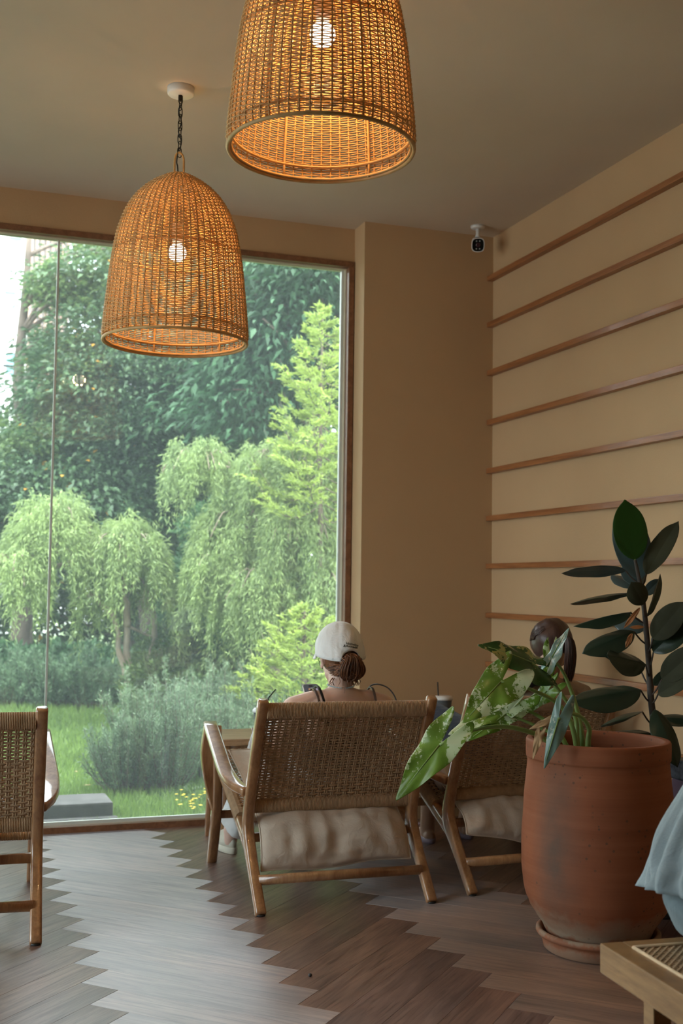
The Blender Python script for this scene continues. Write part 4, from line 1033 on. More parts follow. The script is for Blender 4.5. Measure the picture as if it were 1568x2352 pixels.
IC = {'w': icon_mat('icon_grey', (.35, .35, .36)), 'y': icon_mat('icon_yellow', (.55, .50, .05)), 'b': icon_mat('icon_blue', (.04, .06, .55)), 'o': icon_mat('icon_orange', (.5, .25, .12)), 'k': icon_mat('icon_dark', (.06, .07, .10)), 'l': icon_mat('icon_lilac', (.35, .30, .42))}
grid = ['koyl', 'wwbk', 'wkwb', 'wbwk', 'kwyw']
for j, row in enumerate(grid):
    for i, ch_ in enumerate(row):
        x = -.0235+.0157*i; y = .044-.021*j
        ring = lambda z: [Mp @ V((x+.0052*math.copysign(abs(math.cos(a))**.6, math.cos(a)), y+.0052*math.copysign(abs(math.sin(a))**.6, math.sin(a)), z)) for a in [2*PI*k/16 for k in range(16)]]
        MB().loft([ring(.0046), ring(.0049)], True, False).build('app_icon', IC[ch_], scr)
ring = lambda z: [Mp @ V((.010*math.copysign(abs(math.cos(a))**.5, math.cos(a)), .062+.0030*math.copysign(abs(math.sin(a))**.8, math.sin(a)), z)) for a in [2*PI*k/20 for k in range(20)]]
MB().loft([ring(.0046), ring(.0050)], True, False).build('camera_notch', M_black, scr)
# clothes
M_ctop = linen('dark_camisole', (.10, .07, .06)); M_trA = linen('white_cotton', (.72, .74, .74)); M_strapb = plain('brown_strap', (.10, .065, .055), .4, .3, 40); M_strapk = plain('black_strap', (.012, .012, .014), .35, .1)
mb = MB()
ellrings(mb, [((tx, 4.53, .405), .168, .114, 0), ((tx, 4.525, .48), .170, .119, .1), ((tx, 4.475, .55), .140, .100, .25), ((tx, 4.425, .62), .143, .100, .3), ((tx, 4.398, .655), .150, .098, .3)])
o = mb.build('camisole', M_ctop, pa); remesh(o, .010, 3)
def over(dx, x_off, yb, zb, top, fr):
    return [(tx+dx+x_off*1.0, *p) for p in fr]
def strap(name, mat, pts, wdt, th=.002):
    P = smooth_path(pts, 5); rings = []
    for i, p in enumerate(P):
        t_ = (P[min(i+1, len(P)-1)]-P[max(i-1, 0)]).normalized(); c_ = V((tx, 4.39, .60)); out = (p-V((p.x, 4.39, .66))).normalized(); s_ = t_.cross(out).normalized(); out = s_.cross(t_)
        rings.append([p+s_*wdt/2+out*th, p+s_*wdt/2-out*th, p-s_*wdt/2-out*th, p-s_*wdt/2+out*th])
    return MB().loft(rings, True, False).build(name, mat, pa)
for s in (-1, 1):
    a = .108 if s < 0 else .125
    strap('camisole_strap', M_strapb, [(tx+s*(a-.012), 4.300, .655), (tx+s*(a-.004), 4.283, .71), (tx+s*a, 4.303, .765), (tx+s*(a+.004), 4.35, .800), (tx+s*(a+.004), 4.40, .785), (tx+s*(a+.002), 4.45, .70), (tx+s*a, 4.49, .66)], .009)
bagL = [(tx-.072, 4.285, .66), (tx-.080, 4.283, .71), (tx-.092, 4.300, .772), (tx-.096, 4.345, .808), (tx-.094, 4.40, .795), (tx-.09, 4.46, .70)]
strap('bag_strap', M_strapk, bagL, .009)
bagR = [(tx+.165, 4.295, .665), (tx+.200, 4.275, .72), (tx+.204, 4.290, .765), (tx+.186, 4.33, .802), (tx+.150, 4.37, .812), (tx+.135, 4.42, .785), (tx+.13, 4.46, .70)]
MB().tube(smooth_path(bagR, 5), .0028, 8).build('bag_strap', M_strapk, pa)
mb = MB()
ellrings(mb, [((tx, 4.53, .398), .150, .095, 0), ((tx, 4.53, .42), .172, .118, 0), ((tx, 4.525, .50), .170, .118, .1), ((tx, 4.50, .53), .15, .10, .2)])
for s in (-1, 1):
    hp = V((tx+s*.085, 4.53, .480)); kn = V((1.465 if s < 0 else 1.68, 5.01, .585)); an = V((1.345 if s < 0 else 1.655, 5.165, .165))
    chain(mb, [hp, kn, kn.lerp(an, .5), an], [.092, .070, .060, .062])
    d = (an-kn).normalized(); cap(mb, an, .060, an+V((.02, -.02, -.035)), .066)
    mb.ball((lp(tx+s*.085, kn.x, .5)-.01, 4.78, .575), (.075, .11, .065))
o = mb.build('trousers', M_trA, pa); remesh(o, .009, 3)
tx_ = bpy.data.textures.new('cloth_wrinkle', 'CLOUDS'); tx_.noise_scale = .05; tx_.noise_depth = 2
dm = o.modifiers.new('wrinkles', 'DISPLACE'); dm.texture = tx_; dm.strength = .016; dm.mid_level = .5; dm.texture_coords = 'GLOBAL'
# necklace
M_bead = plain('pale_blue_bead', (.42, .60, .66), .25, .3, 300); M_silver = plain('silver', (.55, .53, .5), .25, .1, metal=1)
nk = MB(); nc = V((tx+.003, 4.365, .812))
for k in range(64):
    a = 2*PI*k/64
    if abs(a-3*PI/2+.08) < .12: continue
    p = nc+V((.0525*math.cos(a), .0520*math.sin(a), .004*math.sin(a)-.004*math.sin(a)**2)); nk.ball(p, .0026, 8, 6)
nk.build('bead_necklace', M_bead, pa)
cl = MB(); p = nc+V((-.004, -.0545, -.004))
for k in range(12): cl.ball(p+V((.0012*math.sin(k), -.0005*k, -.0042*k)), .0013, 6, 5)
cl.tube([nc+V((-.014, -.052, -.004)), nc+V((.012, -.053, -.004))], .0011, 6); cl.build('necklace_chain', M_silver, pa)
# shoes
def shoe(label, ank, d, s, group):
    a = V(ank); d = V(d).normalized(); sd = V((-d.y, d.x, 0)); heel = V((a.x, a.y, 0))-d*.055
    t = thing('sneaker', label, 'shoe', heel, group)
    def outline(z, g, n=26):
        out = []
        for k in range(n):
            q = 2*PI*k/n; x = math.cos(q); y = math.sin(q); L = .135; wd = .046 if x > 0 else .038
            out.append(heel+d*(L+x*(L+g))+sd*y*(wd+g)*(1-.12*max(0, x))+V((0, 0, z)))
        return out
    MB().loft([outline(0, -.001), outline(.004, .003), outline(.026, .003), outline(.030, -.001)], True).build('sole', M_soleA, t)
    rings = []
    for z, g, cut in ((.028, -.001, 0), (.048, -.002, .0), (.066, -.010, .25), (.080, -.016, .55), (.095, -.018, .62)):
        o = outline(z, g); c = heel+d*.06
        rr_ = []
        for p in o:
            f = (p-heel).dot(d); f2 = f if f < .09 else .09+(f-.09)*(1-cut)
            rr_.append(heel+d*f2+sd*(p-heel).dot(sd)*(1-cut*.15)+V((0, 0, z if f < .1 else z*(1-.25*min(1, (f-.1)/.15)*(z/.095)))))
        rings.append(rr_)
    MB().loft(rings, True).build('shoe_upper', M_shoeA, t)
    for k in range(4):
        c = heel+d*(.118+.022*k)+V((0, 0, .083-.008*k)); MB().tube([c-sd*.024, c+V((0, 0, .007)), c+sd*.024], .0028, 6).build('lace', M_lace, t)
M_soleA = plain('rubber_sole', (.66, .63, .52), .6, .06); M_shoeA = linen('canvas_shoe', (.62, .60, .50)); M_lace = plain('lace', (.75, .74, .68), .8, .1)
shoe('cream sneaker under the left front of the middle chair', (1.335, 5.205, .1), (-.12, 1, 0), -1, 'cream sneakers')
shoe('cream sneaker hidden behind the cushion of the middle chair', (1.655, 5.205, .1), (.12, 1, 0), 1, 'cream sneakers')
# glasses
gl = MB(); r, f, u = AXA; H = lambda a, b_, c: HCA+r*a+f*b_+u*c
for s in (-1, 1):
    gl.tube([H(s*.035+.027*math.cos(2*PI*k/20), .100-.006*abs(math.cos(2*PI*k/20)), -.006+.023*math.sin(2*PI*k/20)) for k in range(20)], .0014, 6, closed=True)
    gl.tube([H(s*.062, .094, .000), H(s*.078, .05, .002), H(s*.080, -.01, .000)], .0012, 6)
gl.tube([H(-.009, .1, 0), H(.009, .1, 0)], .0014, 6); gl.build('eyeglasses', M_black, pa)
# hair of A
def hair_shell(HC, ax, mat, parent, lo=-.065, grow=.009, face=.35, name='hair', n=40, m=22):
    r, f, u = ax; mb = MB(); rings = []
    for i in range(m+1):
        th = PI*.04+(PI*.72)*i/m
        ring = []
        for j in range(n):
            a = 2*PI*j/n; ca, sa = math.cos(a), math.sin(a)
            lim = 1.0
            t2 = th
            if sa > face: t2 = min(th, lp(PI*.76, PI*.36, min(1, (sa-face)/(1-face)*1.6)))
            g = grow+.0022*math.sin(j*5.3+i*.35)+.0015*math.sin(j*9.1)
            ring.append(V(HC)+r*(.074+g)*math.sin(t2)*ca+f*((.090+g)*math.sin(t2)*sa-.010)+u*((.086+g)*math.cos(t2)+.018-.012*max(0, t2-PI*.6)))
        rings.append(ring)
    mb.loft(rings, True); return mb.build(name, mat, parent)
hair_shell(HCA, AXA, M_hairA, pa, grow=.003)
def strands(paths, mat, parent, name, r=.0013, n=5):
    mb = MB()
    for P in paths: mb.tube(P, [r*1.0]*(len(P)-2)+[r*.8, r*.3], n)
    o = mb.build(name, mat, parent); o['kind'] = 'stuff'; return o
random.seed(11)
bk = lambda x, y, z: V((x, y, z))
paths = []
root = V((1.580, 4.318, .932))
for k in range(260):
    a = random.uniform(0, 2*PI); q = random.random()**.5; ox, oy = q*math.cos(a), q*math.sin(a)
    w_ = random.uniform(-.006, .006)
    p0 = root+V((.014*ox, .012*oy+.01, .004*oy)); p1 = root+V((-.004+.030*ox, -.030-.016*oy, -.012+.004*oy)); p2 = root+V((-.006+.048*ox+w_, -.036-.018*oy, -.050)); p3 = root+V((-.004+.044*ox+w_, -.016-.022*oy, -.092+.012*q)); p4 = root+V((.004+.030*ox, .012, -.096+.01*oy)); p5 = root+V((.012+.025*ox+w_, .028, -.070+w_))
    paths.append(smooth_path([p0, p1, p2, p3, p4, p5], 4))
for k in range(380):   # nape hairs swept up into the bun
    a = random.uniform(-.85, .85); h_ = random.random(); p0 = V((1.565+(.056+.016*h_)*math.sin(a*1.7), 4.380-(.058+.020*h_)*math.cos(a*1.7), .838+.050*h_+.016*abs(a))); p1 = p0.lerp(root+V((0, 0, -.05)), .5)+V((0, -.010, .004)); paths.append(smooth_path([p0, p1, root+V((random.uniform(-.03, .03), -.008, -.045))], 4))
for k in range(22):   # loose wisps
    a = random.uniform(-.7, .7); p0 = V((1.565+.056*math.sin(a*1.7), 4.380-.059*math.cos(a*1.7), .842)); paths.append(smooth_path([p0, p0+V((.012*a+random.uniform(-.008, .008), -.008, -.014)), p0+V((.022*a+random.uniform(-.01, .01), -.010, -.030))], 3))
for k in range(200):   # locks wound round the bun
    c = root+V((-.002, -.012, -.046)); ax_ = V((random.gauss(0, 1), random.gauss(0, .5), random.gauss(0, 1))).normalized(); e1 = ax_.orthogonal().normalized(); e2 = ax_.cross(e1); R_ = random.uniform(.92, 1.10); a0 = random.uniform(0, 2*PI)
    P = []
    for q in range(9):
        d = e1*math.cos(a0+q*.28)+e2*math.sin(a0+q*.28)+ax_*.25*math.sin(q*.5); P.append(c+V((d.x*.046, d.y*.034, d.z*.048))*R_)
    paths.append(P)
strands(paths, M_hairA, pa, 'hair_bun', .0015)
mb = MB(); mb.ball(root+V((-.002, -.008, -.048)), (.036, .022, .038)); mb.build('bun_core', M_hairA, pa)
# cap
M_cap = linen('white_cap_cotton', (.74, .75, .74), .2); hat = thing('baseball_cap', 'white baseball cap with small black lettering on the back', 'cap', HCA+V((0, 0, .05)))
r, f, u = AXA; CC = HCA+u*.040-f*.004
def cap_pt(a, t_, g=0):
    """a: azimuth (0=right, pi/2=front), t_: 0 top .. 1 rim"""
    ca, sa = math.cos(a), math.sin(a)
    back = max(0.0, -math.sin(a-.0)); 
    da = abs((a-(3*PI/2)-.17+PI) % (2*PI)-PI)
    rim = -.036+.050*math.sin(a)
    arch = .044*max(0, 1-(da/.42)**2)**.5 if da < .42 else 0
    ph = t_*PI/2; rr_ = math.sin(ph)**.92; zz = math.cos(ph)
    seam = min(abs((a % (PI/3))-0), abs((a % (PI/3))-PI/3)); sm_ = -.0016*math.exp(-(seam/.045)**2)*math.sin(ph)
    wr_ = .0032*mnoise.noise(V((a*3.2, t_*4.5, 1)))*math.sin(ph)+.0016*mnoise.noise(V((a*8, t_*5, 4)))*math.sin(ph)
    R_ = .0975+g+sm_+wr_; RF = .1085+g+sm_+wr_
    h = zz*(.098+g)+(rim+arch)*(t_**3.0)
    return CC+r*R_*rr_*ca+f*RF*rr_*sa+u*h
NA, NT = 96, 26
vs = []; fs = []
for i in range(NT+1):
    for j in range(NA): vs.append(cap_pt(2*PI*j/NA, max(.02, i/NT)))
for i in range(NT):
    for j in range(NA): a = i*NA+j; b_ = i*NA+(j+1) % NA; fs.append((a, b_, b_+NA, a+NA))
fs.append(tuple(range(NA)))
crown = MB().add(vs, fs).build('crown', M_cap, hat); so = crown.modifiers.new('thickness', 'SOLIDIFY'); so.thickness = .0022; so.offset = 1
MB().ball(CC+u*.101, (.0075, .0075, .004)).build('top_button', M_cap, hat)
MB().tube([cap_pt(3*PI/2+.17+q*.075, 1)-u*(.040*max(0, 1-(abs(q*.075)/.42)**2)**.5) for q in range(-6, 7)], .006, 8, flat=.25).build('back_strap', M_cap, hat)
vs = []; fs = []; NB, NR = 28, 8
for i in range(NR+1):
    q = i/NR
    for j in range(NB+1):
        a = lp(.02*PI, .98*PI, j/NB); p = cap_pt(a, 1.0)
        ext = .068*math.sin((a-.02*PI)/.96)**.5
        x = (a/PI*2-1); vs.append(p+f*ext*q+r*(-x*.004*q)-u*(.010*q+.022*x*x*q*.6)+u*.010*(x*x))
for i in range(NR):
    for j in range(NB): a = i*(NB+1)+j; fs.append((a, a+1, a+NB+2, a+NB+1))
br = MB().add(vs, fs).build('brim', M_cap, hat); so = br.modifiers.new('thickness', 'SOLIDIFY'); so.thickness = .003
# embroidered words on the back of the crown
M_thread = plain('black_thread', (.015, .02, .018), .7, .1)
def text_on_cap(txt, size, x0, h0, slant=.25):
    cu = bpy.data.curves.new('lettering', 'FONT'); cu.body = txt; cu.size = size; cu.shear = slant; cu.extrude = 0; cu.offset = .0002
    ob = bpy.data.objects.new('lettering', cu); COL.objects.link(ob); bpy.context.view_layer.update()
    me = bpy.data.meshes.new_from_object(ob.evaluated_get(bpy.context.evaluated_depsgraph_get())); bpy.data.objects.remove(ob)
    vs = []
    for q in me.vertices:
        x, y = q.co.x+x0, q.co.y+h0-.10*q.co.x; a = 3*PI/2+.17+x/.092
        # find the height on the dome
        lo, hi = .02, 1.0
        for _ in range(18):
            md = (lo+hi)/2
            if (cap_pt(a, md)-CC).dot(u) > y: lo = md
            else: hi = md
        vs.append(cap_pt(a, lo, .0032))
    fs = [tuple(p.vertices) for p in me.polygons]
    o = MB().add(vs, fs, False).build('embroidered_word', M_thread, hat); return o
text_on_cap('Homeboy', .0135, -.020, -.0170)
text_on_cap('&Avocado', .0135, -.030, -.0265)

# ---- person B, chair behind the plant
pb = thing('person', 'person with a dark brown ponytail and beige top, seen from behind the plant', 'person', (2.45, 4.55, .40))
bx_ = 2.485; by_ = .055
mb = MB()
ellrings(mb, [((2.42, 4.58, .398), .120, .08, 0), ((2.42, 4.585, .42), .160, .108, 0), ((2.425, 4.575, .48), .160, .112, .1), ((2.445, 4.525, .56), .132, .092, .25), ((2.465, 4.475, .64), .136, .092, .3), ((bx_-.005, 4.435, .71), .150, .088, .25), ((bx_, 4.418, .755), .160, .074, .15), ((bx_+.003, 4.412, .785), .135, .058, .1), ((bx_+.008, 4.415, .808), .08, .050, 0), ((bx_+.015, 4.42, .83), .052, .045, 0)])
HCB = V((2.552, 4.475, .957)); AXB = head_axes((-.02, .90, -.42), -.06)
chain(mb, [(bx_+.005, 4.415, .79), (bx_+.03, 4.43, .85), HCB-AXB[2]*.03-AXB[1]*.02], [.050, .047, .052]); head(mb, HCB, AXB, False)
for s in (-1, 1):
    sh = V((bx_+s*.178, 4.425, .752-s*.004)); el = V((bx_+s*.20-.02, 4.62, .575)); wr = V((2.46+s*.06, 4.80, .66))
    chain(mb, [(bx_+s*.05, 4.41, .79), (bx_+s*.115, 4.412, .782), sh], [.034, .036, .046]); chain(mb, [sh, sh.lerp(el, .35), el, el.lerp(wr, .3), wr], [.048, .043, .034, .035, .023])
    relaxed_hand(mb, wr, (-s*.35, .7, .2), (-s*.8, -.2, -.2), -s)
    hp = V((2.42+s*.08, 4.58, .475)); kn = V((2.27 if s < 0 else 2.53, 5.06, .585)); an = V((2.335 if s < 0 else 2.50, 5.20, .095))
    if s < 0: an = V((2.285, 5.165, .100))
    chain(mb, [hp, kn, kn.lerp(an, .3), an], [.080, .054, .050, .034]); foot(mb, an, (.12 if s < 0 else .1, 1), 1, s)
o = mb.build('body', M_skin2, pb); remesh(o, .0055, 4); face_parts(HCB, AXB, pb)
M_beige = linen('beige_jersey', (.44, .34, .25)); M_navy = linen('navy_cotton', (.018, .022, .038))
mb = MB()
ellrings(mb, [((2.42, 4.585, .42), .168, .116, 0), ((2.425, 4.58, .48), .168, .119, .1), ((2.445, 4.53, .56), .141, .100, .25), ((2.465, 4.48, .64), .145, .100, .3), ((bx_-.005, 4.440, .71), .158, .096, .25), ((bx_, 4.422, .758), .166, .081, .15), ((bx_+.003, 4.415, .792), .140, .064, .1), ((bx_+.01, 4.42, .812), .07, .052, 0)])
for s in (-1, 1):
    sh = V((bx_+s*.178, 4.425, .752-s*.004)); el = V((bx_+s*.20-.02, 4.62, .575)); chain(mb, [(bx_+s*.10, 4.415, .782), sh, sh.lerp(el, .45)], [.042, .055, .052])
o = mb.build('beige_top', M_beige, pb); remesh(o, .009, 3); dm = o.modifiers.new('wrinkles', 'DISPLACE'); dm.texture = tx_; dm.strength = .010; dm.mid_level = .5; dm.texture_coords = 'GLOBAL'
mb = MB()
ellrings(mb, [((2.42, 4.585, .40), .150, .095, 0), ((2.42, 4.585, .42), .175, .121, 0), ((2.42, 4.58, .50), .172, .120, .1)])
for s in (-1, 1):
    hp = V((2.42+s*.08, 4.58, .480)); kn = V((2.27 if s < 0 else 2.53, 5.06, .590)); an = V((2.285 if s < 0 else 2.50, 5.165, .10)); md = kn.lerp(an, .62)
    chain(mb, [hp, kn, md], [.092, .072, .070])
o = mb.build('navy_trousers', M_navy, pb); remesh(o, .010, 3)
# dark scarf over the left shoulder
mb = MB(); P = smooth_path([(2.33, 4.40, .775), (2.36, 4.36, .815), (2.43, 4.36, .840), (2.50, 4.385, .850)], 6)
mb.tube(P, [.028, .030, .032, .034, .036, .038, .040, .041, .042, .042, .041, .040, .038, .036, .034, .032, .030, .028, .025][:len(P)], 14, flat=1.0)
chain(mb, [(2.34, 4.40, .785), (2.315, 4.43, .72), (2.30, 4.47, .66)], [.035, .045, .04])
o = mb.build('dark_hood', M_navy, pb); remesh(o, .008, 3); dm = o.modifiers.new('wrinkles', 'DISPLACE'); dm.texture = tx_; dm.strength = .018; dm.mid_level = .5; dm.texture_coords = 'GLOBAL'
hair_shell(HCB, AXB, M_hairB, pb, grow=.010, face=.72)
paths = []; r, f, u = AXB; rootB = HCB-f*.094+u*-.004+r*.004
for k in range(420):   # combed back over the skull
    a = random.uniform(-1, 1)*PI*.62; t0 = random.uniform(.05, 1.0)
    P = []
    st = V((math.sin(a), math.cos(a)*.8, 0))
    for q in range(7):
        w_ = q/6; th = lp(t0*PI*.5, -PI*.62, w_); x = math.sin(a)*math.cos(th*.0)*math.sin(abs(lp(PI*.5, .12, w_)))
        y = lp(math.cos(a)*t0, -1, w_)
        d = V((math.sin(a)*(1-w_**1.6)*1.0, y, 0)); zz = math.sqrt(max(0, 1-min(1, d.x*d.x+min(1, d.y*d.y)*.98)))
        if y < -.8: zz *= 1
        P.append(HCB+r*d.x*.087+f*(d.y*.101-.010)+u*(zz*.099+.016-(.028*w_)))
    P.append(rootB+r*random.uniform(-.008, .008)+u*random.uniform(-.008, .008)); paths.append(smooth_path(P, 2))
for k in range(300):   # ponytail
    a = random.uniform(0, 2*PI); q = random.random()**.5; ox, oy = q*math.cos(a), q*math.sin(a); e = random.uniform(-.02, .03)
    paths.append(smooth_path([rootB+V((.006*ox, .0, .006*oy)), rootB+V((.014+.018*ox, -.030-.010*oy, -.010+.012*oy)), rootB+V((.020+.026*ox, -.034-.014*oy, -.060)), rootB+V((.022+.027*ox, -.024-.012*oy, -.115)), rootB+V((.024+.022*ox+e*.3, -.015-.006*oy, -.165+e))], 4))
strands(paths, M_hairB, pb, 'ponytail', .0022)
MB().tube([rootB+V((.010*math.cos(q/10*2*PI), -.004, .010*math.sin(q/10*2*PI))) for q in range(10)], .0045, 8, closed=True).build('hair_tie', plain('wine_hair_tie', (.12, .02, .035), .6), pb)
M_lav = plain('lavender_rubber', (.42, .36, .46), .5, .08)
def sandal(label, an, d, s):
    d = V(d).normalized(); sd = V((-d.y, d.x, 0)); heel = V((an[0], an[1], 0))-d*.062; t = thing('sandal', label, 'shoe', heel, 'lavender slide sandals')
    def outl(z, g): return [heel+d*(.130+math.cos(2*PI*k/26)*(.136+g))+sd*math.sin(2*PI*k/26)*((.052 if math.cos(2*PI*k/26) > 0 else .044)+g)+V((0, 0, z)) for k in range(26)]
    MB().loft([outl(.0005, -.004), outl(.004, .0), outl(.020, .002), outl(.024, -.003)], True).build('sole', M_lav, t)
    arc = []
    for k in range(13):
        q = PI*k/12; arc.append(sd*.051*math.cos(q)+V((0, 0, .016+.052*math.sin(q))))
    rings = []
    for a in arc:
        o2 = a.normalized()*.004; rings.append([heel+d*.125+a, heel+d*.125+a+o2, heel+d*.205+a*V((1, 1, .85))+o2, heel+d*.205+a*V((1, 1, .85))])
    MB().loft(rings, True, True).build('strap', M_lav, t)
sandal('lavender sandal on the left foot of the ponytailed person', (2.285, 5.165), (.12, 1, 0), -1)
sandal('lavender sandal on the right foot of the ponytailed person', (2.50, 5.20), (.1, 1, 0), 1)

# ---- person C, right edge, seated on the cane bench facing right
M_shirt = linen('pale_blue_linen_shirt', (.29, .35, .37), .5); M_jean = linen('pale_blue_trousers', (.17, .22, .24), .3)
pc = thing('person', 'person at the right edge in a loose pale blue linen shirt on the cane bench', 'person', (1.72, 2.08, .445))
cy_ = 2.09
mb = MB()
def ringsX(rows, n=28):
    mb.loft([[V(c)+V((rx*math.cos(2*PI*j/n), ry*math.sin(2*PI*j/n), -rx*math.cos(2*PI*j/n)*t_)) for j in range(n)] for c, rx, ry, t_ in rows], True)
torso = [((1.66, cy_, .465), .07, .11, 0), ((1.655, cy_, .49), .115, .165, 0), ((1.66, cy_, .56), .125, .175, .1), ((1.70, cy_, .66), .105, .145, .3), ((1.765, cy_, .78), .102, .145, .4), ((1.83, cy_, .88), .098, .165, .35), ((1.865, cy_, .94), .080, .165, .2), ((1.885, cy_, .975), .055, .09, 0)]
ringsX(torso)
HCC = V((1.99, cy_, 1.13)); AXC = head_axes((.9, -.1, -.25)); chain(mb, [(1.885, cy_, .96), (1.92, cy_, 1.02), HCC-AXC[2]*.03-AXC[1]*.02], [.056, .054, .056]); head(mb, HCC, AXC, False)
for s in (-1, 1):
    sh = V((1.87, cy_+s*.19, .915)); el = V((1.95, cy_+s*.22, .68)); wr = V((2.15, cy_+s*.13, .62)); chain(mb, [(1.88, cy_+s*.06, .965), sh], [.045, .052]); chain(mb, [sh, el, wr], [.052, .038, .027]); relaxed_hand(mb, wr, (1, -s*.2, 0), (0, 0, -1), s)
    hp = V((1.67, cy_+s*.09, .545)); kn = V((2.10, cy_+s*.11, .555)); an = V((2.16, cy_+s*.12, .10)); chain(mb, [hp, kn, kn.lerp(an, .3), an], [.085, .060, .055, .038]); foot(mb, an, (1, s*.1), 1, s)
o = mb.build('body', M_skin, pc); remesh(o, .007, 4); face_parts(HCC, AXC, pc); hair_shell(HCC, AXC, M_hairB, pc, grow=.014)
mb = MB(); ringsX([((1.665, cy_, .452), .085, .120, 0), ((1.655, cy_, .47), .125, .170, 0), ((1.648, cy_, .53), .146, .192, .0), ((1.655, cy_, .60), .140, .185, .1), ((1.68, cy_, .66), .12, .16, .2)])
for s in (-1, 1):
    hp = V((1.68, cy_+s*.09, .550)); kn = V((2.10, cy_+s*.11, .560)); an = V((2.15, cy_+s*.12, .14)); chain(mb, [hp, kn, an], [.100, .080, .070])
o = mb.build('jeans', M_jean, pc); remesh(o, .009, 3)
# loose shirt with hanging hem, soft vertical folds
rings = []
prof = [(.545, 1.642, .176, .226), (.60, 1.655, .180, .218), (.68, 1.690, .178, .208), (.78, 1.748, .166, .198), (.86, 1.80, .152, .195), (.93, 1.85, .110, .190), (.965, 1.875, .080, .13), (.985, 1.89, .060, .075)]
NS_ = 180
pp = smooth_path([V((z, x, rx)) for z, x, rx, ry in prof], 5); pq = smooth_path([V((z, ry, 0)) for z, x, rx, ry in prof], 5)
for i, (a_, b_) in enumerate(zip(pp, pq)):
    z, x, rx = a_; ry = b_.y; q = i/(len(pp)-1); ring = []
    for j in range(NS_):
        a = 2*PI*j/NS_; fo = (1-q)**.7*(.011*math.sin(a*11+1.3*math.sin(a*3)+q*3)+.007*math.sin(a*23+q*6))+.016*mnoise.noise(V((a*5, q*5, 2)))+.007*mnoise.noise(V((a*14, q*7, 5)))
        hem = .018*math.sin(a*2+1.2)*max(0, 1-q*5)-.012*max(0, 1-q*5)*math.cos(a)
        ring.append(V((x+(rx+fo)*math.cos(a), cy_+(ry+fo)*math.sin(a), z-(rx)*math.cos(a)*.30*(q)+hem-.0*q)))
    rings.append(ring)
sh_ = MB(); sh_.loft(rings, False); o = sh_.build('shirt', M_shirt, pc); so = o.modifiers.new('thickness', 'SOLIDIFY'); so.thickness = .0018
mb = MB()
for s in (-1, 1):
    sh = V((1.865, cy_+s*.185, .915)); el = V((1.95, cy_+s*.22, .68)); chain(mb, [sh, sh.lerp(el, .7)], [.068, .066])
o = mb.build('sleeves', M_shirt, pc); remesh(o, .010, 3)
# ------------------------------------------------------------------ outdoors
random.seed(3); rng = np.random.default_rng(5)
M_grassb = plain('lawn_soil', (.085, .13, .045), .9, .35, 2.5, .5, 30, .02)
M_grass = foliage('grass_blade', (.13, .23, .065), .3, .4, (1.2, 1.05, .8), .6, .8)
def gz(x, y):
    """height of the garden ground"""
    return -.10+max(0, min(1, (y-7.5)/5))*.14+.025*math.sin(x*1.3+y*.7)
NX, NY = 50, 40; vs = []; fs = []
for j in range(NY+1):
    for i in range(NX+1):
        x = lp(-14, 20, i/NX); y = lp(YO, 34, (j/NY)**1.4); vs.append(V((x, y, gz(x, y))))
for j in range(NY):
    for i in range(NX): a = j*(NX+1)+i; fs.append((a, a+1, a+NX+2, a+NX+1))
o = MB().add(vs, fs).build('lawn', M_grassb); o['kind'] = 'structure'; o['label'] = 'sloping green lawn outside the window'
# sides of the building keep the ground closed
o = MB().box((-14, -8, -.6), (20, YO, -.165)).build('ground', M_concrete); o['kind'] = 'structure'
o = MB().box((XL-.2, YO, -.5), (XR+.3, YO+.04, -.02)).build('footing', M_concrete); o['kind'] = 'structure'

def unit(a): return a/np.maximum(np.linalg.norm(a, axis=1, keepdims=True), 1e-9)
def leafmesh(name, P, D, N, L, W, mat, parent, bend=.12):
    """one folded lozenge per leaf; P root, D direction, N rough normal (arrays)"""
    D = unit(D); S = unit(np.cross(D, N)); N = np.cross(S, D); n = len(P)
    L = np.broadcast_to(np.asarray(L, float).reshape(-1, 1), (n, 1)); W = np.broadcast_to(np.asarray(W, float).reshape(-1, 1), (n, 1))
    a = P; m1 = P+D*L*.45+S*W*.5+N*L*bend; m2 = P+D*L*.45-S*W*.5+N*L*bend; t_ = P+D*L-N*L*bend*.5
    vs = np.stack([a, m1, t_, m2], 1).reshape(-1, 3); k = np.arange(n)*4
    return npmesh(name, vs, np.stack([k, k+1, k+2, k+3], 1), mat, parent)
def rdir(n): return unit(rng.normal(size=(n, 3)))
BARK = wood('bark', (.07, .05, .04), (.20, .15, .12), (8, 8, 3), .9, 6, bs=.6)
BARKP = wood('pale_bark', (.16, .12, .09), (.34, .27, .21), (8, 8, 3), .9, 6, bs=.6)
def limb(mb, a, b_, r0, r1, sag=.0, n=7, jit=.06):
    a, b_ = V(a), V(b_); pts = []
    L = (b_-a).length
    for i in range(n+1):
        t_ = i/n; p = a.lerp(b_, t_)+V((random.uniform(-1, 1), random.uniform(-1, 1), random.uniform(-.5, .5)))*jit*L*.25*math.sin(PI*t_)+V((0, 0, sag*math.sin(PI*t_)))
        pts.append(p)
    P = smooth_path(pts, 2); mb.tube(P, [lp(r0, r1, i/(len(P)-1)) for i in range(len(P))], 7)
    return P
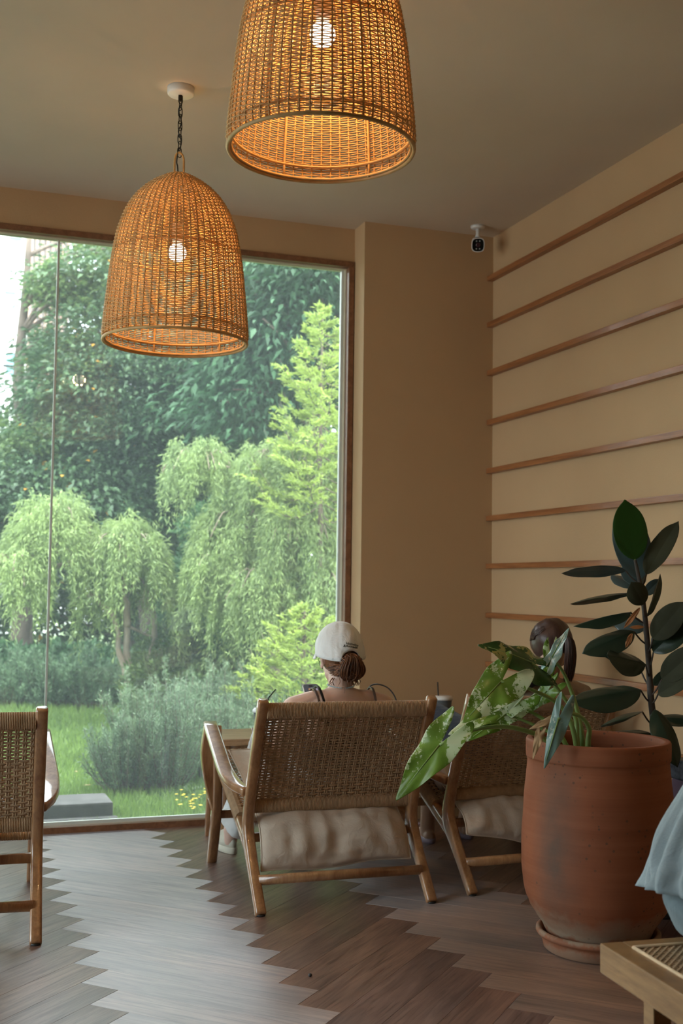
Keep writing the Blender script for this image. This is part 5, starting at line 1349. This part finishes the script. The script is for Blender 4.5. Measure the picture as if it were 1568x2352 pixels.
def layered_tree(label, base, top, crown, nclus, per, L, W, mat, group=None, flat=.22, rad=.62, droop=-.35, bare=None, name='leafy_tree', crad=None, trunk_r=.14):
    """crown = list of (center, radii) ellipsoids; foliage grows in drooping flat sprays at the ends of limbs"""
    t = thing(name, label, 'tree', base, group); mb = MB(); b0 = V(base); tp = V(top)
    tr = limb(mb, b0-V((0, 0, .15)), tp, trunk_r, .03, 0, 9, .10); P_, D_, N_ = [], [], []
    for k in range(nclus):
        c, rr_ = crown[k % len(crown)]; d = rdir(1)[0]; q = rng.uniform(.45, 1.0)**.6
        cl = np.array(c)+d*np.array(rr_)*q
        if k % 3 == 0:
            s_ = min(tr, key=lambda p: (p-V(cl)).length+abs(p.z-cl[2]+.5)*.6); limb(mb, s_, V(cl), .028, .008, .12, 5)
        n = per; ang = rng.uniform(0, 2*np.pi, n); rad_ = np.sqrt(rng.uniform(0, 1, n))*rad*rng.uniform(.7, 1.25)
        out = np.array([cl[0]-c[0], cl[1]-c[1], 0]); out = out/max(np.linalg.norm(out), 1e-6)
        pos = np.stack([rad_*np.cos(ang), rad_*np.sin(ang), rng.normal(0, flat*rad*.5, n)-rad_**2*.45], 1)+cl
        dr = np.stack([np.cos(ang), np.sin(ang), np.zeros(n)], 1)*.8+out*.6+rng.normal(0, .45, (n, 3)); dr[:, 2] += droop
        P_.append(pos); D_.append(dr); N_.append(np.tile([0, 0, 1.0], (n, 1))+rng.normal(0, .35, (n, 3)))
    mb.build('trunk', BARK, t)
    P_, D_, N_ = map(np.concatenate, (P_, D_, N_)); n = len(P_)
    o = leafmesh('foliage', P_, D_, N_, L*rng.uniform(.6, 1.25, n), W*rng.uniform(.6, 1.2, n), mat, t); o['kind'] = 'stuff'
    if mat in (M_dk, M_md):
        k = rng.choice(n, max(40, n//260), False); o = leafmesh('yellowed_leaves', P_[k]-[0, .06, 0], D_[k], N_[k], L*.8, W*1.0, M_yel, t); o['kind'] = 'stuff'
    return t
M_dk = foliage('dark_tree_leaf', (.052, .105, .058), .45, .35, (1.15, 1.05, .8), .42)
M_md = foliage('mid_tree_leaf', (.085, .155, .065), .4, .42, (1.3, 1.1, .8), .45)
M_lt2 = foliage('light_tree_leaf', (.22, .36, .11), .35, .5, (1.3, 1.1, .8), .5)
M_big = foliage('broad_dark_leaf', (.042, .100, .055), .4, .35, (1.1, 1.1, .9), .6)
M_yel = foliage('yellowed_leaf', (.62, .33, .05), .3, .4, (1.1, 1, .8), .5)
def g(px, Y): p = at(px, 1500, Y); return V((p.x, Y, gz(p.x, Y)))
def C_(px, py, Y, rx, ry, rz): p = at(px, py, Y); return ((p.x, p.y, p.z), (rx, ry, rz))
GT = 'trees in the garden behind the window'
layered_tree('large dark layered tree filling the middle of the window view', g(350, 13.2), (2.5, 13.2, 5.4), [C_(330, 980, 13, 1.5, 1.2, .9), C_(420, 760, 13.2, 1.6, 1.2, 1.1), C_(150, 1150, 12.6, 1.1, .9, .5), C_(450, 1060, 12.8, 1.3, .9, .7), C_(320, 900, 12.8, .9, .9, .8)], 280, 240, .095, .042, M_dk, GT)
layered_tree('sunlit pale green tree at the far left of the window view', g(60, 13.6), (1.0, 13.6, 5.2), [C_(70, 1000, 13.4, .8, .9, .38), C_(235, 650, 13.6, .5, 1.0, .9), C_(220, 870, 13.2, .55, .8, .5), C_(40, 1080, 13, .8, .8, .4), C_(150, 700, 13.6, .25, .5, .5)], 105, 140, .10, .042, M_md, GT, .3, .36)
layered_tree('dark broad-leaved tree at the upper right corner of the window', g(720, 10.6), (3.55, 10.6, 4.6), [C_(700, 720, 10.4, .9, .7, .75), C_(620, 900, 10.8, .7, .6, .7), C_(760, 640, 10.2, .6, .6, .5), C_(600, 700, 11, .8, .7, .7)], 150, 90, .135, .046, M_big, GT, .5, .5, -.8, None, 'leafy_tree', None, .09)
layered_tree('deep green tree standing furthest back, behind the layered tree', g(300, 17.5), (3.0, 17.5, 6.5), [C_(200, 1100, 17.5, 2.2, .9, 1.4), C_(520, 1000, 17.5, 2.2, .9, 2.2), C_(560, 680, 17.6, 1.9, .9, 1.4), C_(420, 560, 17, 1.3, .8, .8), C_(700, 1250, 17, 1.5, .8, 1.3)], 190, 120, .18, .085, M_dk, GT, .6, .8)
layered_tree('deep green thicket tree behind the weeping tree trunk', g(330, 15.0), (1.8, 15, 2.4), [C_(250, 1380, 15, 1.9, .7, .75), C_(600, 1330, 15, 1.9, .7, 1.1), C_(60, 1330, 15, 1.3, .7, .7), C_(360, 1200, 15, .9, .6, .5)], 130, 130, .14, .06, M_dk, GT, .6, .7)
layered_tree('bushy tree outside the view, left of the window', (-3.6, 12.5, -.05), (-3.4, 12.5, 4.5), [((-3.4, 12.5, 3.3), (2.2, 1.6, 1.7)), ((-6.5, 12, 3), (2.0, 1.6, 1.9))], 100, 130, .16, .075, M_dk, GT, .6, .8)
layered_tree('bushy tree outside the view, right of the window', (7.2, 12.0, -.05), (7.2, 12.0, 4.5), [((6.8, 12, 3.2), (1.9, 1.6, 2.2))], 70, 130, .16, .075, M_md, GT, .6, .8)
layered_tree('mid green tree outside the view, right behind the conifer', (6.3, 15.5, 0), (6.2, 15.5, 5.5), [((5.9, 15.5, 3.6), (1.4, .9, 2.0)), ((6.1, 15.5, 1.8), (1.6, .9, 1.2))], 90, 120, .14, .06, M_dk, GT, .6, .8)
# a few yellowed leaves and the big drooping leaves under the lamp
# weeping trees
M_weep = foliage('weeping_leaf', (.22, .32, .14), .3, .45, (1.15, 1.05, .85), .5, 2)
M_weep2 = foliage('weeping_leaf_yellow', (.34, .50, .15), .28, .45, (1.2, 1.05, .8), .5, 2)
def weeping(label, base, domes, nper, mat, Lf=.058, Wf=.0095, group=GT, trunks=None, hang=(.14, .42)):
    t = thing('weeping_tree', label, 'tree', base, group); mb = MB(); P_, D_, N_ = [], [], []
    b0 = V(base)
    for q in (trunks or [(b0, b0+V((0, 0, 1.6)), .05)]): limb(mb, *q[:2], q[2], q[2]*.55, 0, 8, .14)
    th_ = trunks or [(b0, b0+V((0, 0, 1.6)), .05)]
    for (c, rr_), nn in zip(domes, nper):
        c = np.array(c); src = V(min([q[1] for q in th_], key=lambda p: (V(p)-V(c)).length))
        hub = V(c)+V((0, 0, rr_[2]*.15)); limb(mb, src, hub, .026, .016, .05, 5)
        for k in range(11):
            a = 2*PI*k/11+random.random(); e = V(c)+V((rr_[0]*.85*math.cos(a), rr_[1]*.85*math.sin(a), rr_[2]*.30)); m_ = hub.lerp(e, .55)+V((0, 0, rr_[2]*.65))
            mb.tube(smooth_path([hub, m_, e, e+V((0, 0, -.04))], 4), [.008-.0005*i for i in range(13)], 5)
        na = max(12, nn//13); aa = rng.uniform(0, 2*np.pi, na); ra = np.sqrt(rng.uniform(.02, 1, na)); ki = rng.integers(0, na, nn); kl = rng.uniform(.6, 1.25, na)
        a = aa[ki]+rng.normal(0, .07, nn)/np.maximum(ra[ki], .2); rd = np.clip(ra[ki]+rng.normal(0, .05, nn), .01, 1); st = np.stack([rr_[0]*rd*np.cos(a), rr_[1]*rd*np.sin(a), rr_[2]*np.sqrt(1-rd**2)+rng.normal(0, .05, nn)], 1)+c
        st[:, 2] += .10*np.sin(a*5+rd*7)*rr_[2]
        ln = rng.uniform(*hang, nn)*(.55+.6*rd)*kl[ki]; m = 17
        out = np.stack([np.cos(a), np.sin(a), np.zeros(nn)], 1)
        for i in range(m):
            q = (i+.5)/m; p = st+out*(.16*np.sqrt(q)*ln)[:, None]+np.array([0, 0, -1.0])*(ln*q**1.25)[:, None]+rng.normal(0, .012, (nn, 3)); p[:, 2] += .035*np.sin(q*PI)
            P_.append(p); d = out*.30+rng.normal(0, .42, (nn, 3)); d[:, 2] -= .75; D_.append(d); N_.append(rng.normal(0, 1, (nn, 3)))
    mb.build('trunk', BARKP, t); P_, D_, N_ = map(np.concatenate, (P_, D_, N_)); n = len(P_)
    o = leafmesh('foliage', P_, D_, N_, Lf*rng.uniform(.6, 1.3, n), Wf*rng.uniform(.7, 1.3, n), mat, t, .05); o['kind'] = 'stuff'; return t
Yw = 9.8
tb0 = g(296, Yw)
tk = lambda px, py, Y=Yw: at(px, py, Y)
weeping('pale weeping tree with forked trunk left of the middle chair, two drooping domes', tb0, [C_(125, 1290, 9.9, .40, .45, .50), C_(40, 1370, 9.7, .30, .35, .38), C_(285, 1330, 9.7, .38, .40, .42), C_(350, 1400, 9.8, .25, .3, .3), C_(215, 1395, 10.2, .18, .2, .14)],
        [950, 420, 950, 320, 90], M_weep, trunks=[(tb0, tk(292, 1440), .045), (tk(292, 1440), tk(285, 1330), .032), (tk(290, 1560), tk(262, 1420), .030), (tk(262, 1420), tk(205, 1360), .022), (tk(205, 1360), tk(185, 1290), .016), (tk(297, 1440), tk(355, 1465), .014), (tk(355, 1465), tk(330, 1535), .012)])
Yr = 9.2
tb1 = g(640, Yr)
weeping('broad pale weeping tree filling the right half of the window', tb1, [C_(455, 1100, 9.6, .34, .35, .27), C_(640, 1120, 9.2, .36, .4, .34), C_(720, 1100, 9.0, .36, .4, .33), C_(560, 1260, 9.3, .42, .4, .34), C_(690, 1270, 8.9, .42, .4, .40), C_(510, 1350, 9.2, .33, .35, .30), C_(620, 1400, 8.9, .45, .4, .36), C_(740, 1420, 8.7, .35, .4, .40)],
        [480, 720, 720, 820, 880, 480, 820, 620], M_weep, trunks=[(tb1, tk(640, 1350, Yr), .05), (tk(640, 1350, Yr), tk(600, 1170, Yr), .03), (tk(600, 1250, Yr), tk(560, 1090, 9.4), .022), (tk(560, 1090, 9.4), tk(480, 1050, 9.6), .014), (tk(640, 1400, Yr), tk(720, 1180, Yr), .026), (tk(620, 1420, Yr), tk(520, 1330, Yr), .02)], hang=(.20, .52))
# bright conifer-like tree
M_con = foliage('bright_feathery_leaf', (.28, .39, .11), .25, .45, (1.15, 1.05, .8), .5, 2)
def feathery(label, base, ztop, R_, n_br, mat, lean=0, zlo=.8, name='feathery_conifer', Lf=.045, Wf=.011):
    t = thing(name, label, 'tree', base, GT); mb = MB(); b0 = V(base); tp = V((base[0]+lean, base[1], ztop)); limb(mb, b0, tp, .035, .006, 0, 6, .03); P_, D_, N_ = [], [], []
    for k in range(n_br):
        q = (k+.5)/n_br; z = lp(zlo, ztop, q); rr_ = R_*(1-q)**.75*random.uniform(.75, 1.15)+.035; a = k*2.399+random.uniform(-.3, .3)
        s_ = V((lp(base[0], tp.x, (z-b0.z)/(ztop-b0.z)), base[1], z)); P = [s_+V((math.cos(a)*rr_*w_, math.sin(a)*rr_*w_, rr_*(.05*w_+.42*w_*w_-.28*math.sin(PI*w_)))) for w_ in [i/8 for i in range(9)]]
        mb.tube(P, [.006-.0006*i for i in range(9)], 4)
        m = int(26+150*rr_); w_ = np.sqrt(rng.uniform(.03, 1, m)); pos = np.array([P[min(8, int(x*8))][:] for x in w_])+rng.normal(0, .012, (m, 3))
        sd_ = np.array([-math.sin(a), math.cos(a), 0]); lat = rng.uniform(-1, 1, m); pos += sd_*(lat*(1.05-w_)*rr_*.33)[:, None]; 
        d = np.tile([math.cos(a), math.sin(a), .55], (m, 1))+sd_*np.sign(lat)[:, None]*.8+rng.normal(0, .28, (m, 3))
        P_.append(pos); D_.append(d); N_.append(np.tile([0, 0, 1.], (m, 1))+rng.normal(0, .5, (m, 3)))
        # twigs
        for _ in range(int(3+16*rr_)):
            w0 = random.uniform(.25, 1); sg = random.choice((-1, 1)); p0 = np.array(P[min(8, int(w0*8))][:]); dd = np.array([math.cos(a), math.sin(a), .5])*.7+sd_*sg*.8; dd /= np.linalg.norm(dd); L_ = rr_*.36*random.uniform(.6, 1.1); mm = 24
            s2 = rng.uniform(0, 1, mm); pos = p0+dd*(s2*L_)[:, None]+rng.normal(0, .006, (mm, 3)); P_.append(pos); D_.append(np.tile(dd, (mm, 1))+rng.normal(0, .45, (mm, 3))); N_.append(rng.normal(0, 1, (mm, 3)))
    mb.build('trunk', BARK, t); P_, D_, N_ = map(np.concatenate, (P_, D_, N_)); n = len(P_)
    o = leafmesh('foliage', P_, D_, N_, Lf*rng.uniform(.6, 1.3, n), Wf*rng.uniform(.7, 1.3, n), mat, t, .05); o['kind'] = 'stuff'
p = at(742, 705, 8.6)
feathery('bright yellow-green pointed conifer rising beside the right window frame', (p.x, 8.6, -.05), p.z, .60, 60, M_con, 0, 1.7)
p = at(700, 1395, 8.0)
feathery('bright yellow-green feathery shrub low behind the white cap', (p.x, 8.0, -.07), p.z, .55, 42, M_con, 0, .25, 'feathery_shrub')
p = at(610, 1520, 8.4)
feathery('small yellow-green feathery shrub left of the white cap', (p.x, 8.4, -.07), p.z-.08, .36, 24, M_con, 0, .15, 'feathery_shrub')

# broad-leaved shrub
M_shr = foliage('shrub_leaf', (.065, .155, .075), .4, .35, (1.2, 1.05, .9), .4, 2)
def shrub(label, base, blobs, n, L, W, mat, name='shrub', stems=7, up=.3, group='garden shrubs outside the window'):
    t = thing(name, label, 'shrub', base, group); mb = MB(); P_, D_ = [], []; b0 = V(base); vols = [b_[1][0]*b_[1][2] for b_ in blobs]; tot = sum(vols)
    for k in range(stems):
        c, rr_ = blobs[k % len(blobs)]; limb(mb, b0+V((random.uniform(-.1, .1), random.uniform(-.1, .1), -.05)), V(c)+V((random.uniform(-.5, .5)*rr_[0], 0, random.uniform(0, .6)*rr_[2])), .016, .005, 0, 5)
    for (c, rr_), v_ in zip(blobs, vols):
        m = int(n*v_/tot); d = rdir(m); q = rng.uniform(.35, 1, m)**.5; lump = 1+.16*np.sin(d[:, 0]*7+c[0]*3)*np.sin(d[:, 2]*8)+.10*np.sin(d[:, 0]*17)*np.sin(d[:, 2]*15+d[:, 1]*9)
        P_.append(np.array(c)+d*np.array(rr_)*(q*lump)[:, None]); dd = d*.8+rng.normal(0, .5, (m, 3)); dd[:, 2] += up; D_.append(dd)
    mb.build('stems', BARK, t); P_, D_ = map(np.concatenate, (P_, D_)); m = len(P_)
    o = leafmesh('foliage', P_, D_, rng.normal(0, 1, (m, 3))+[0, 0, .6], L*rng.uniform(.6, 1.3, m), W*rng.uniform(.7, 1.3, m), mat, t); o['kind'] = 'stuff'; return t
shrub('rounded glossy green shrub between the two weeping trees', g(500, 10.2), [C_(500, 1230, 10.3, .36, .3, .34), C_(470, 1330, 10.2, .30, .3, .36), C_(540, 1440, 9.9, .42, .3, .50), C_(470, 1480, 10.2, .35, .3, .30), C_(590, 1520, 9.7, .40, .3, .35), C_(420, 1400, 10.5, .25, .3, .5)], 15000, .062, .032, M_shr)
shrub('leafy light green shrub low beside the weeping trunk', g(400, 9.9), [C_(400, 1500, 10.0, .35, .3, .28), C_(360, 1560, 9.7, .30, .3, .22), C_(460, 1580, 9.5, .35, .3, .2)], 7000, .055, .022, M_md)
# rosemary-like upright shrubs
M_ros = foliage('rosemary_leaf', (.125, .195, .115), .35, .3, (1.1, 1.05, 1.0), .55, 3)
M_ros2 = foliage('hedge_leaf', (.12, .20, .115), .35, .3, (1.1, 1.05, 1.0), .55, 3)
def spires(label, base, n, spread, h, mat, seed, name='rosemary_bush', Lf=.030, Wf=.0048, tilt=.35, dens=170):
    t = thing(name, label, 'shrub', base, 'garden shrubs outside the window'); mb = MB(); P_, D_ = [], []; rn = random.Random(seed)
    for k in range(n):
        a = rn.uniform(0, 2*PI); q = rn.random()**.5; hh = h*rn.uniform(.45, 1)*(1-.35*q); b0 = V(base)+V((spread[0]*.35*q*math.cos(a), spread[1]*.35*q*math.sin(a), 0)); tp = V(base)+V((spread[0]*q*math.cos(a), spread[1]*q*math.sin(a), hh)); mid = b0.lerp(tp, .5)+V((math.cos(a), math.sin(a), 0))*tilt*.18*hh
        P = smooth_path([b0, mid, tp], 6); mb.tube(P, [.006-.0004*i for i in range(len(P))], 4); m = int(dens*hh)+20; w_ = rng.uniform(.12, 1, m)**.8; A = np.array([p[:] for p in P]); idx = np.minimum((w_*(len(P)-1)).astype(int), len(P)-2); fr = (w_*(len(P)-1)-idx)[:, None]; pos = A[idx]*(1-fr)+A[idx+1]*fr
        tang = unit(A[idx+1]-A[idx]); P_.append(pos+rng.normal(0, .010, (m, 3))); D_.append(tang*.8+rng.normal(0, .55, (m, 3)))
    mb.build('stems', BARK, t); P_, D_ = map(np.concatenate, (P_, D_)); m = len(P_)
    o = leafmesh('foliage', P_, D_, rng.normal(0, 1, (m, 3)), Lf*rng.uniform(.6, 1.3, m), Wf*rng.uniform(.7, 1.3, m), mat, t, .02); o['kind'] = 'stuff'
for i, (px, Y, n, sx, h, lab) in enumerate(((300, 7.3, 80, .30, .62, 'grey-green needle-leaved bush nearest the lawn, left of the middle chair'), (385, 7.25, 90, .30, .74, 'grey-green needle-leaved bush right behind the window, beside the middle chair'), (475, 7.5, 85, .32, .70, 'grey-green needle-leaved bush partly hidden by the chair armrest'), (575, 7.7, 80, .34, .68, 'grey-green needle-leaved bush behind the left post of the middle chair'), (690, 7.8, 80, .36, .66, 'grey-green needle-leaved bush hidden behind the middle backrest'), (360, 8.2, 90, .40, .82, 'taller needle-leaved bush in the second row under the weeping trunk'), (520, 8.5, 90, .42, .80, 'taller needle-leaved bush in the second row, left of the capped person'))):
    spires(lab, g(px, Y), n, (sx, .22), h, M_ros, i, dens=330, Lf=.034, Wf=.0065)
for i, (px, Y, lab) in enumerate(((20, 11.6, 'fine-leaved hedge bush at the left end of the hedge'), (115, 11.5, 'fine-leaved hedge bush behind the glass joint'), (215, 11.4, 'fine-leaved hedge bush left of the weeping trunk'), (320, 11.5, 'fine-leaved hedge bush right behind the weeping trunk'), (420, 11.6, 'fine-leaved hedge bush furthest right'))):
    spires(lab, g(px, Y), 90, (.42, .35), .66, M_ros2, 20+i, 'hedge_bush', .050, .011, .1, 260)
shrub('low blue-green hedge mass behind the hedge bushes', g(60, 12.4), [C_(30, 1530, 12.3, .7, .3, .20), C_(170, 1520, 12.4, .5, .3, .18), C_(300, 1540, 12.4, .5, .3, .18)], 9000, .075, .04, M_shr, 'hedge')
# ground cover with yellow flowers
t = thing('ground_cover', 'low leafy ground cover with tiny yellow flowers at the foot of the window', 'plants', g(440, 6.6), None, None)
m = 9000; x = rng.uniform(1.35, 3.6, m); y = rng.uniform(6.15, 7.15, m); keep = (x > 1.35+.25*np.sin(y*5)); x, y = x[keep], y[keep]; m = len(x)
P_ = np.stack([x, y, -.09+.035*np.abs(np.sin(x*9)*np.cos(y*8))+rng.uniform(0, .03, m)], 1)
o = leafmesh('foliage', P_, rdir(m)+[0, 0, .6], rng.normal(0, 1, (m, 3))+[0, 0, 1], .030*rng.uniform(.6, 1.3, m), .017*rng.uniform(.6, 1.2, m), M_md, t); o['kind'] = 'stuff'
M_fl = plain('yellow_petal', (.75, .52, .03), .5, .1)
for k in range(26):
    px = random.uniform(405, 475); Y = random.uniform(6.35, 6.9); p = at(px, 1830, Y); mb = MB(); c = V((p.x, Y, -.035+random.uniform(0, .03)))
    for q in range(5):
        a = 2*PI*q/5; d = V((math.cos(a), math.sin(a), .25)); s_ = V((-math.sin(a), math.cos(a), 0)); mb.add([c, c+d*.007+s_*.004, c+d*.012, c+d*.007-s_*.004], [(0, 1, 2, 3)])
    mb.build('yellow_flower', M_fl, t)
# grass
t = None
n = 90000; Y_ = 6.15+(rng.uniform(0, 1, n)**1.5)*6.2; X_ = rng.uniform(-1, 1, n); X_ = Y_*.20+X_*(.3+Y_*.22)
zz = np.array([gz(a, b_) for a, b_ in zip(X_, Y_)])
P_ = np.stack([X_, Y_, zz-.005], 1); D_ = rng.normal(0, .35, (n, 3)); D_[:, 2] = 1
o = leafmesh('grass', P_, D_, rng.normal(0, 1, (n, 3)), rng.uniform(.03, .085, n)*(1+.02*Y_), rng.uniform(.004, .008, n)*(.6+.10*Y_), M_grass, None, .10); tag(o, 'short fresh green grass covering the lawn', 'grass', None, 'stuff')
# fallen leaves on the lawn
for px, py, lab, sz in ((178, 1783, 'pale fallen leaf lying on the lawn left of the needle-leaved bushes', .075), (202, 1815, 'small brown fallen leaf standing in the grass nearer the window', .05), (252, 1762, 'grey-brown fallen leaf beside the foot of the needle-leaved bush', .055)):
    d = ray(px, py); k = (-.08-1.2)/d.z; p = EYE+d*k
    vs = [p+V((-.5, 0, .01))*sz, p+V((-.1, .22, .03))*sz, p+V((.5, .05, .015))*sz, p+V((-.1, -.2, .02))*sz, p+V((0, 0, .0))]
    o = MB().add([q+V((0, 0, .03)) for q in vs], [(0, 3, 4), (3, 2, 4), (2, 1, 4), (1, 0, 4)]).build('fallen_leaf', plain('fallen_leaf_tan', (.45, .30, .17), .7, .3, 20)); so = o.modifiers.new('thickness', 'SOLIDIFY'); so.thickness = .002
    tag(o, lab, 'leaf')
# concrete kerb block just outside
M_kerb = plain('dark_concrete', (.055, .052, .050), .9, .35, 12, .5, 70, .004)
kb = thing('concrete_block', 'weathered grey concrete block on the grass just outside the window', 'block', (.60, 6.55, -.1))
MB().box((.12, 6.42, -.14), (1.00, 6.72, .025), .012).build('block_body', M_kerb, kb)
MB().box((.10, 6.36, -.14), (1.02, 6.42, -.045), .008).build('block_step', M_kerb, kb)
# distant pale house
M_hw = plain('white_render', (.85, .86, .86), .8, .03); M_teal = plain('teal_window_glass', (.22, .46, .50), .15, .1); M_slat = plain('brown_cladding', (.42, .27, .22), .7, .2)
HY = 26.5
hs = thing('house', 'bright white house with teal windows seen far behind the trees at upper left', 'house', (1.0, 27, 0))
hx = at(62, 700, HY).x
MB().box((-9, HY, -.3), (hx+.9, 33, 12)).build('wall', M_hw, hs)
def hwin(x0, x1, z0, z1):
    fm = MB().box((x0-.06, HY-.06, z0-.06), (x1+.06, HY, z0), .0).box((x0-.06, HY-.06, z1), (x1+.06, HY, z1+.06)).box((x0-.06, HY-.06, z0), (x0, HY, z1)).box((x1, HY-.06, z0), (x1+.06, HY, z1)).build('window_frame', M_hw, hs); sub(fm, hs)
    MB().box((x0, HY-.03, z0), (x1, HY-.01, z1)).build('pane', M_teal, fm)
for (a, b_, c_, d) in ((9, 36, 672, 722), (45, 52, 672, 722), (12, 33, 812, 838), (12, 33, 846, 862), (20, 50, 548, 590), (-130, -60, 672, 722), (-130, -60, 812, 862)):
    p, q = at(a, d, HY), at(b_, c_, HY); hwin(p.x, q.x, p.z, q.z)
for k in range(8):
    x = hx+.02+.115*k; MB().box((x, HY-.2, 3.2), (x+.055, HY-.02, 9.9)).build('cladding_slat', M_slat, hs)
MB().box((-9.2, HY-.3, 12), (hx+1.1, 33.2, 12.3)).build('roof_slab', M_hw, hs)
